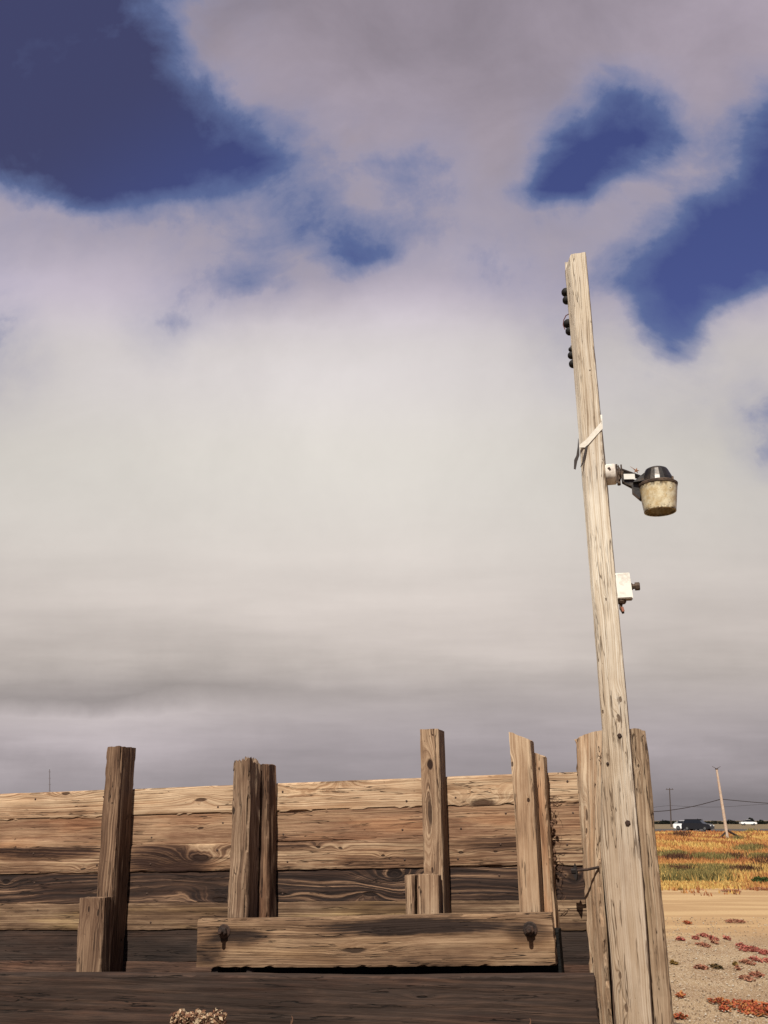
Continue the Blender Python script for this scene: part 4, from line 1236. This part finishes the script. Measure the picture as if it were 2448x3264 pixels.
def wire(pts, r_, label):
    P_ = []
    for i in range(len(pts) - 1):
        p0, p1, p2, p3 = pts[max(i - 1, 0)], pts[i], pts[i + 1], pts[min(i + 2, len(pts) - 1)]
        for k in range(8):
            t = k / 8
            P_.append(0.5 * ((2 * p1) + (p2 - p0) * t + (2 * p0 - 5 * p1 + 4 * p2 - p3) * t * t + (3 * p1 - p0 - 3 * p2 + p3) * t ** 3))
    P_.append(pts[-1])
    b = MB(); b.tube(P_, r_, 5)
    o = b.build('power_line', simple('wire', C(52, 44, 44), 0.7), None, Matrix.Translation(pts[0])); return tag(o, label, 'power line')
by = base.y
wire([yp(1700, 2600, by + 20), yp(1990, 2592, by + 10), yp(2085, 2587, by + 6), yp(2140, 2582, by + 4), yp(2215, 2569, by + 2), att], 0.030, 'dark sagging cable left of the leaning utility pole')
wire([att, yp(2360, 2553, by), yp(2448, 2560, by), yp(2620, 2568, by), yp(2900, 2566, by)], 0.030, 'dark cable running right from the leaning utility pole')
wire([yp(1700, 2578, 250), yp(2040, 2576, 250), yp(2092, 2572, 250), yp(2136, 2568, 250), yp(2200, 2571, 250), yp(2300, 2572, 250), yp(2448, 2563, 250), yp(2900, 2540, 250)], 0.035, 'faint distant wire strung past the thin far utility pole')
mb_ = yp(160, 2617, 700); mb_.z = 0; mt_ = yp(158, 2452, 700)
b = MB(); b.tube([mb_, mt_], 0.5, 6, 0.25)
for k in range(6): b.box(mb_.lerp(mt_, 0.35 + 0.12 * k), 1.6, 0.3, 0.3)
o = b.build('mast', simple('mast_grey', C(128, 118, 122), 0.8), None, Matrix.Translation(mb_)); tag(o, 'faint distant radio mast above the left end of the fence', 'mast')

# ------------------------------------------------------------------ vehicles on the highway
M_glass = simple('car_glass', C(30, 32, 36), 0.1, 0, 0.1, 5, spec=0.6)
M_tyre = simple('tyre', C(30, 28, 28), 0.9, 0, 0.2, 20)
M_rim = simple('wheel_rim', C(150, 150, 150), 0.4, 0.6, 0.2, 20)
M_headl = simple('headlight', CW(228, 228, 224), 0.15, 0, 0.05, 20, spec=0.8)
def car(name, loc, rz, prof, cab, paint, L_, Wd, label, cat, wheels=(0.85, -0.85), group='vehicles on the highway'):
    """prof: lower body side outline (x, z); cab: cabin side outline; x forward"""
    e = empty(name, loc, label, cat, group)
    Mr = Matrix.Translation(loc) @ Matrix.Rotation(rz, 4, 'Z')
    def shell(outline, w0, w1, zc, mat, nm):
        b = MB(); n = len(outline)
        zs = [z for _, z in outline]; lo, hi = min(zs), max(zs)
        vs = []
        for sd in (-1, -0.92, 0.92, 1):
            for x, z in outline:
                f = (z - lo) / (hi - lo)
                w = (w0 + (w1 - w0) * f) / 2
                ins = 0.96 if abs(sd) == 1 else 1.0
                cx_ = sum(p[0] for p in outline) / n
                vs.append(Mr @ Vector((cx_ + (x - cx_) * ins, sd * w, zc + (z - zc) * ins)))
        fs = [tuple(range(n))[::-1], tuple(range(3 * n, 4 * n))]
        for k in range(3):
            for i in range(n):
                i2 = (i + 1) % n
                fs.append((k * n + i, k * n + i2, (k + 1) * n + i2, (k + 1) * n + i))
        b.add(vs, fs)
        return b.build(nm, mat, e)
    shell(prof, Wd, Wd * 0.94, 0.6, paint, 'body')
    if cab:
        shell(cab, Wd * 0.93, Wd * 0.74, 1.1, M_glass, 'windows')
        hi = max(z for _, z in cab); xs2 = [x for x, z in cab if z > hi - 0.08]
        b = MB(); b.box(Mr @ Vector(((min(xs2) + max(xs2)) / 2, 0, hi + 0.01)), max(xs2) - min(xs2) + 0.15, Wd * 0.76, 0.06, Mr.to_3x3() @ Vector((1, 0, 0)), Mr.to_3x3() @ Vector((0, 1, 0)), UP, 0.02)
        for fx, fz in ((0, 0), (-1, 0)):
            pass
        b.build('roof', paint, e)
    for wx in wheels:
        for sd in (-1, 1):
            ax = Mr.to_3x3() @ Vector((0, sd, 0))
            c = Mr @ Vector((wx * L_ / 2 * 0.72, sd * (Wd / 2 - 0.2), 0.34))
            b = MB(); b.lathe(c, ax, [(0.2, 0), (0.34, 0.01), (0.34, 0.2), (0.3, 0.22), (0.2, 0.22)], 18); w_ = b.build('wheel', M_tyre, e)
            b = MB(); b.lathe(c + ax * 0.2, ax, [(0.2, 0), (0.19, 0.03), (0.05, 0.035)], 12); b.build('rim', M_rim, w_)
    fx = max(x for x, _ in prof)
    for sd in (-1, 1):
        b = MB(); b.box(Mr @ Vector((fx - 0.02, sd * (Wd / 2 - 0.28), 0.74)), 0.12, 0.36, 0.16, Mr.to_3x3() @ Vector((1, 0, 0)), Mr.to_3x3() @ Vector((0, 1, 0)), UP, 0.02)
        b.build('headlight', M_headl, e)
    return e
suv = [(-2.25, 0.30), (-2.28, 0.75), (-2.15, 1.12), (-0.9, 1.14), (0.9, 1.08), (1.9, 0.98), (2.22, 0.80), (2.25, 0.32), (1.85, 0.24), (-1.9, 0.24)]
suvc = [(-2.05, 1.06), (-1.75, 1.60), (-1.5, 1.66), (0.25, 1.66), (0.55, 1.58), (1.15, 1.04)]
sed = [(-2.2, 0.32), (-2.25, 0.8), (-2.1, 1.0), (-1.0, 1.02), (0.9, 0.98), (1.9, 0.86), (2.2, 0.7), (2.2, 0.3), (1.8, 0.22), (-1.9, 0.22)]
sedc = [(-1.75, 0.96), (-1.1, 1.38), (-0.7, 1.44), (0.1, 1.42), (0.4, 1.34), (1.05, 0.94)]
M_blackp = simple('black_car_paint', C(34, 34, 36), 0.2, 0.1, 0.1, 3, spec=0.6)
M_whitep = simple('white_car_paint', CW(226, 226, 226), 0.3, 0, 0.05, 3, spec=0.5)
pb = gp(2226, 2649); car('parked_car', Vector((pb.x, pb.y, 0.05)), R(-38), suv, suvc, M_blackp, 4.5, 1.9, 'black car angled on the highway shoulder, in front of a white car', 'car')
pw = gp(2194, 2646.5); car('parked_car', Vector((pw.x, pw.y, 0.05)), R(-40), sed, sedc, M_whitep, 4.4, 1.8, 'white car half hidden behind the black car', 'car')
pick = [(-2.7, 0.5), (-2.7, 1.1), (-0.7, 1.12), (1.3, 1.12), (2.5, 1.0), (2.65, 0.5), (2.3, 0.4), (-2.4, 0.4)]
pickc = [(-0.85, 1.05), (-0.75, 1.72), (-0.5, 1.78), (0.55, 1.78), (0.8, 1.7), (1.35, 1.05)]
pq = yp(2385, 2625, 330); car('pickup_truck', Vector((pq.x, pq.y, 0)), R(0), pick, pickc, M_whitep, 5.3, 1.95, 'white pickup truck far off at the right beyond the road', 'pickup')
pq = yp(2172, 2625, 360); car('far_car', Vector((pq.x, pq.y, 0)), R(0), sed, sedc, simple('silver_paint', C(170, 176, 180), 0.3), 4.4, 1.8, 'pale far car just left of the black and white cars', 'car')
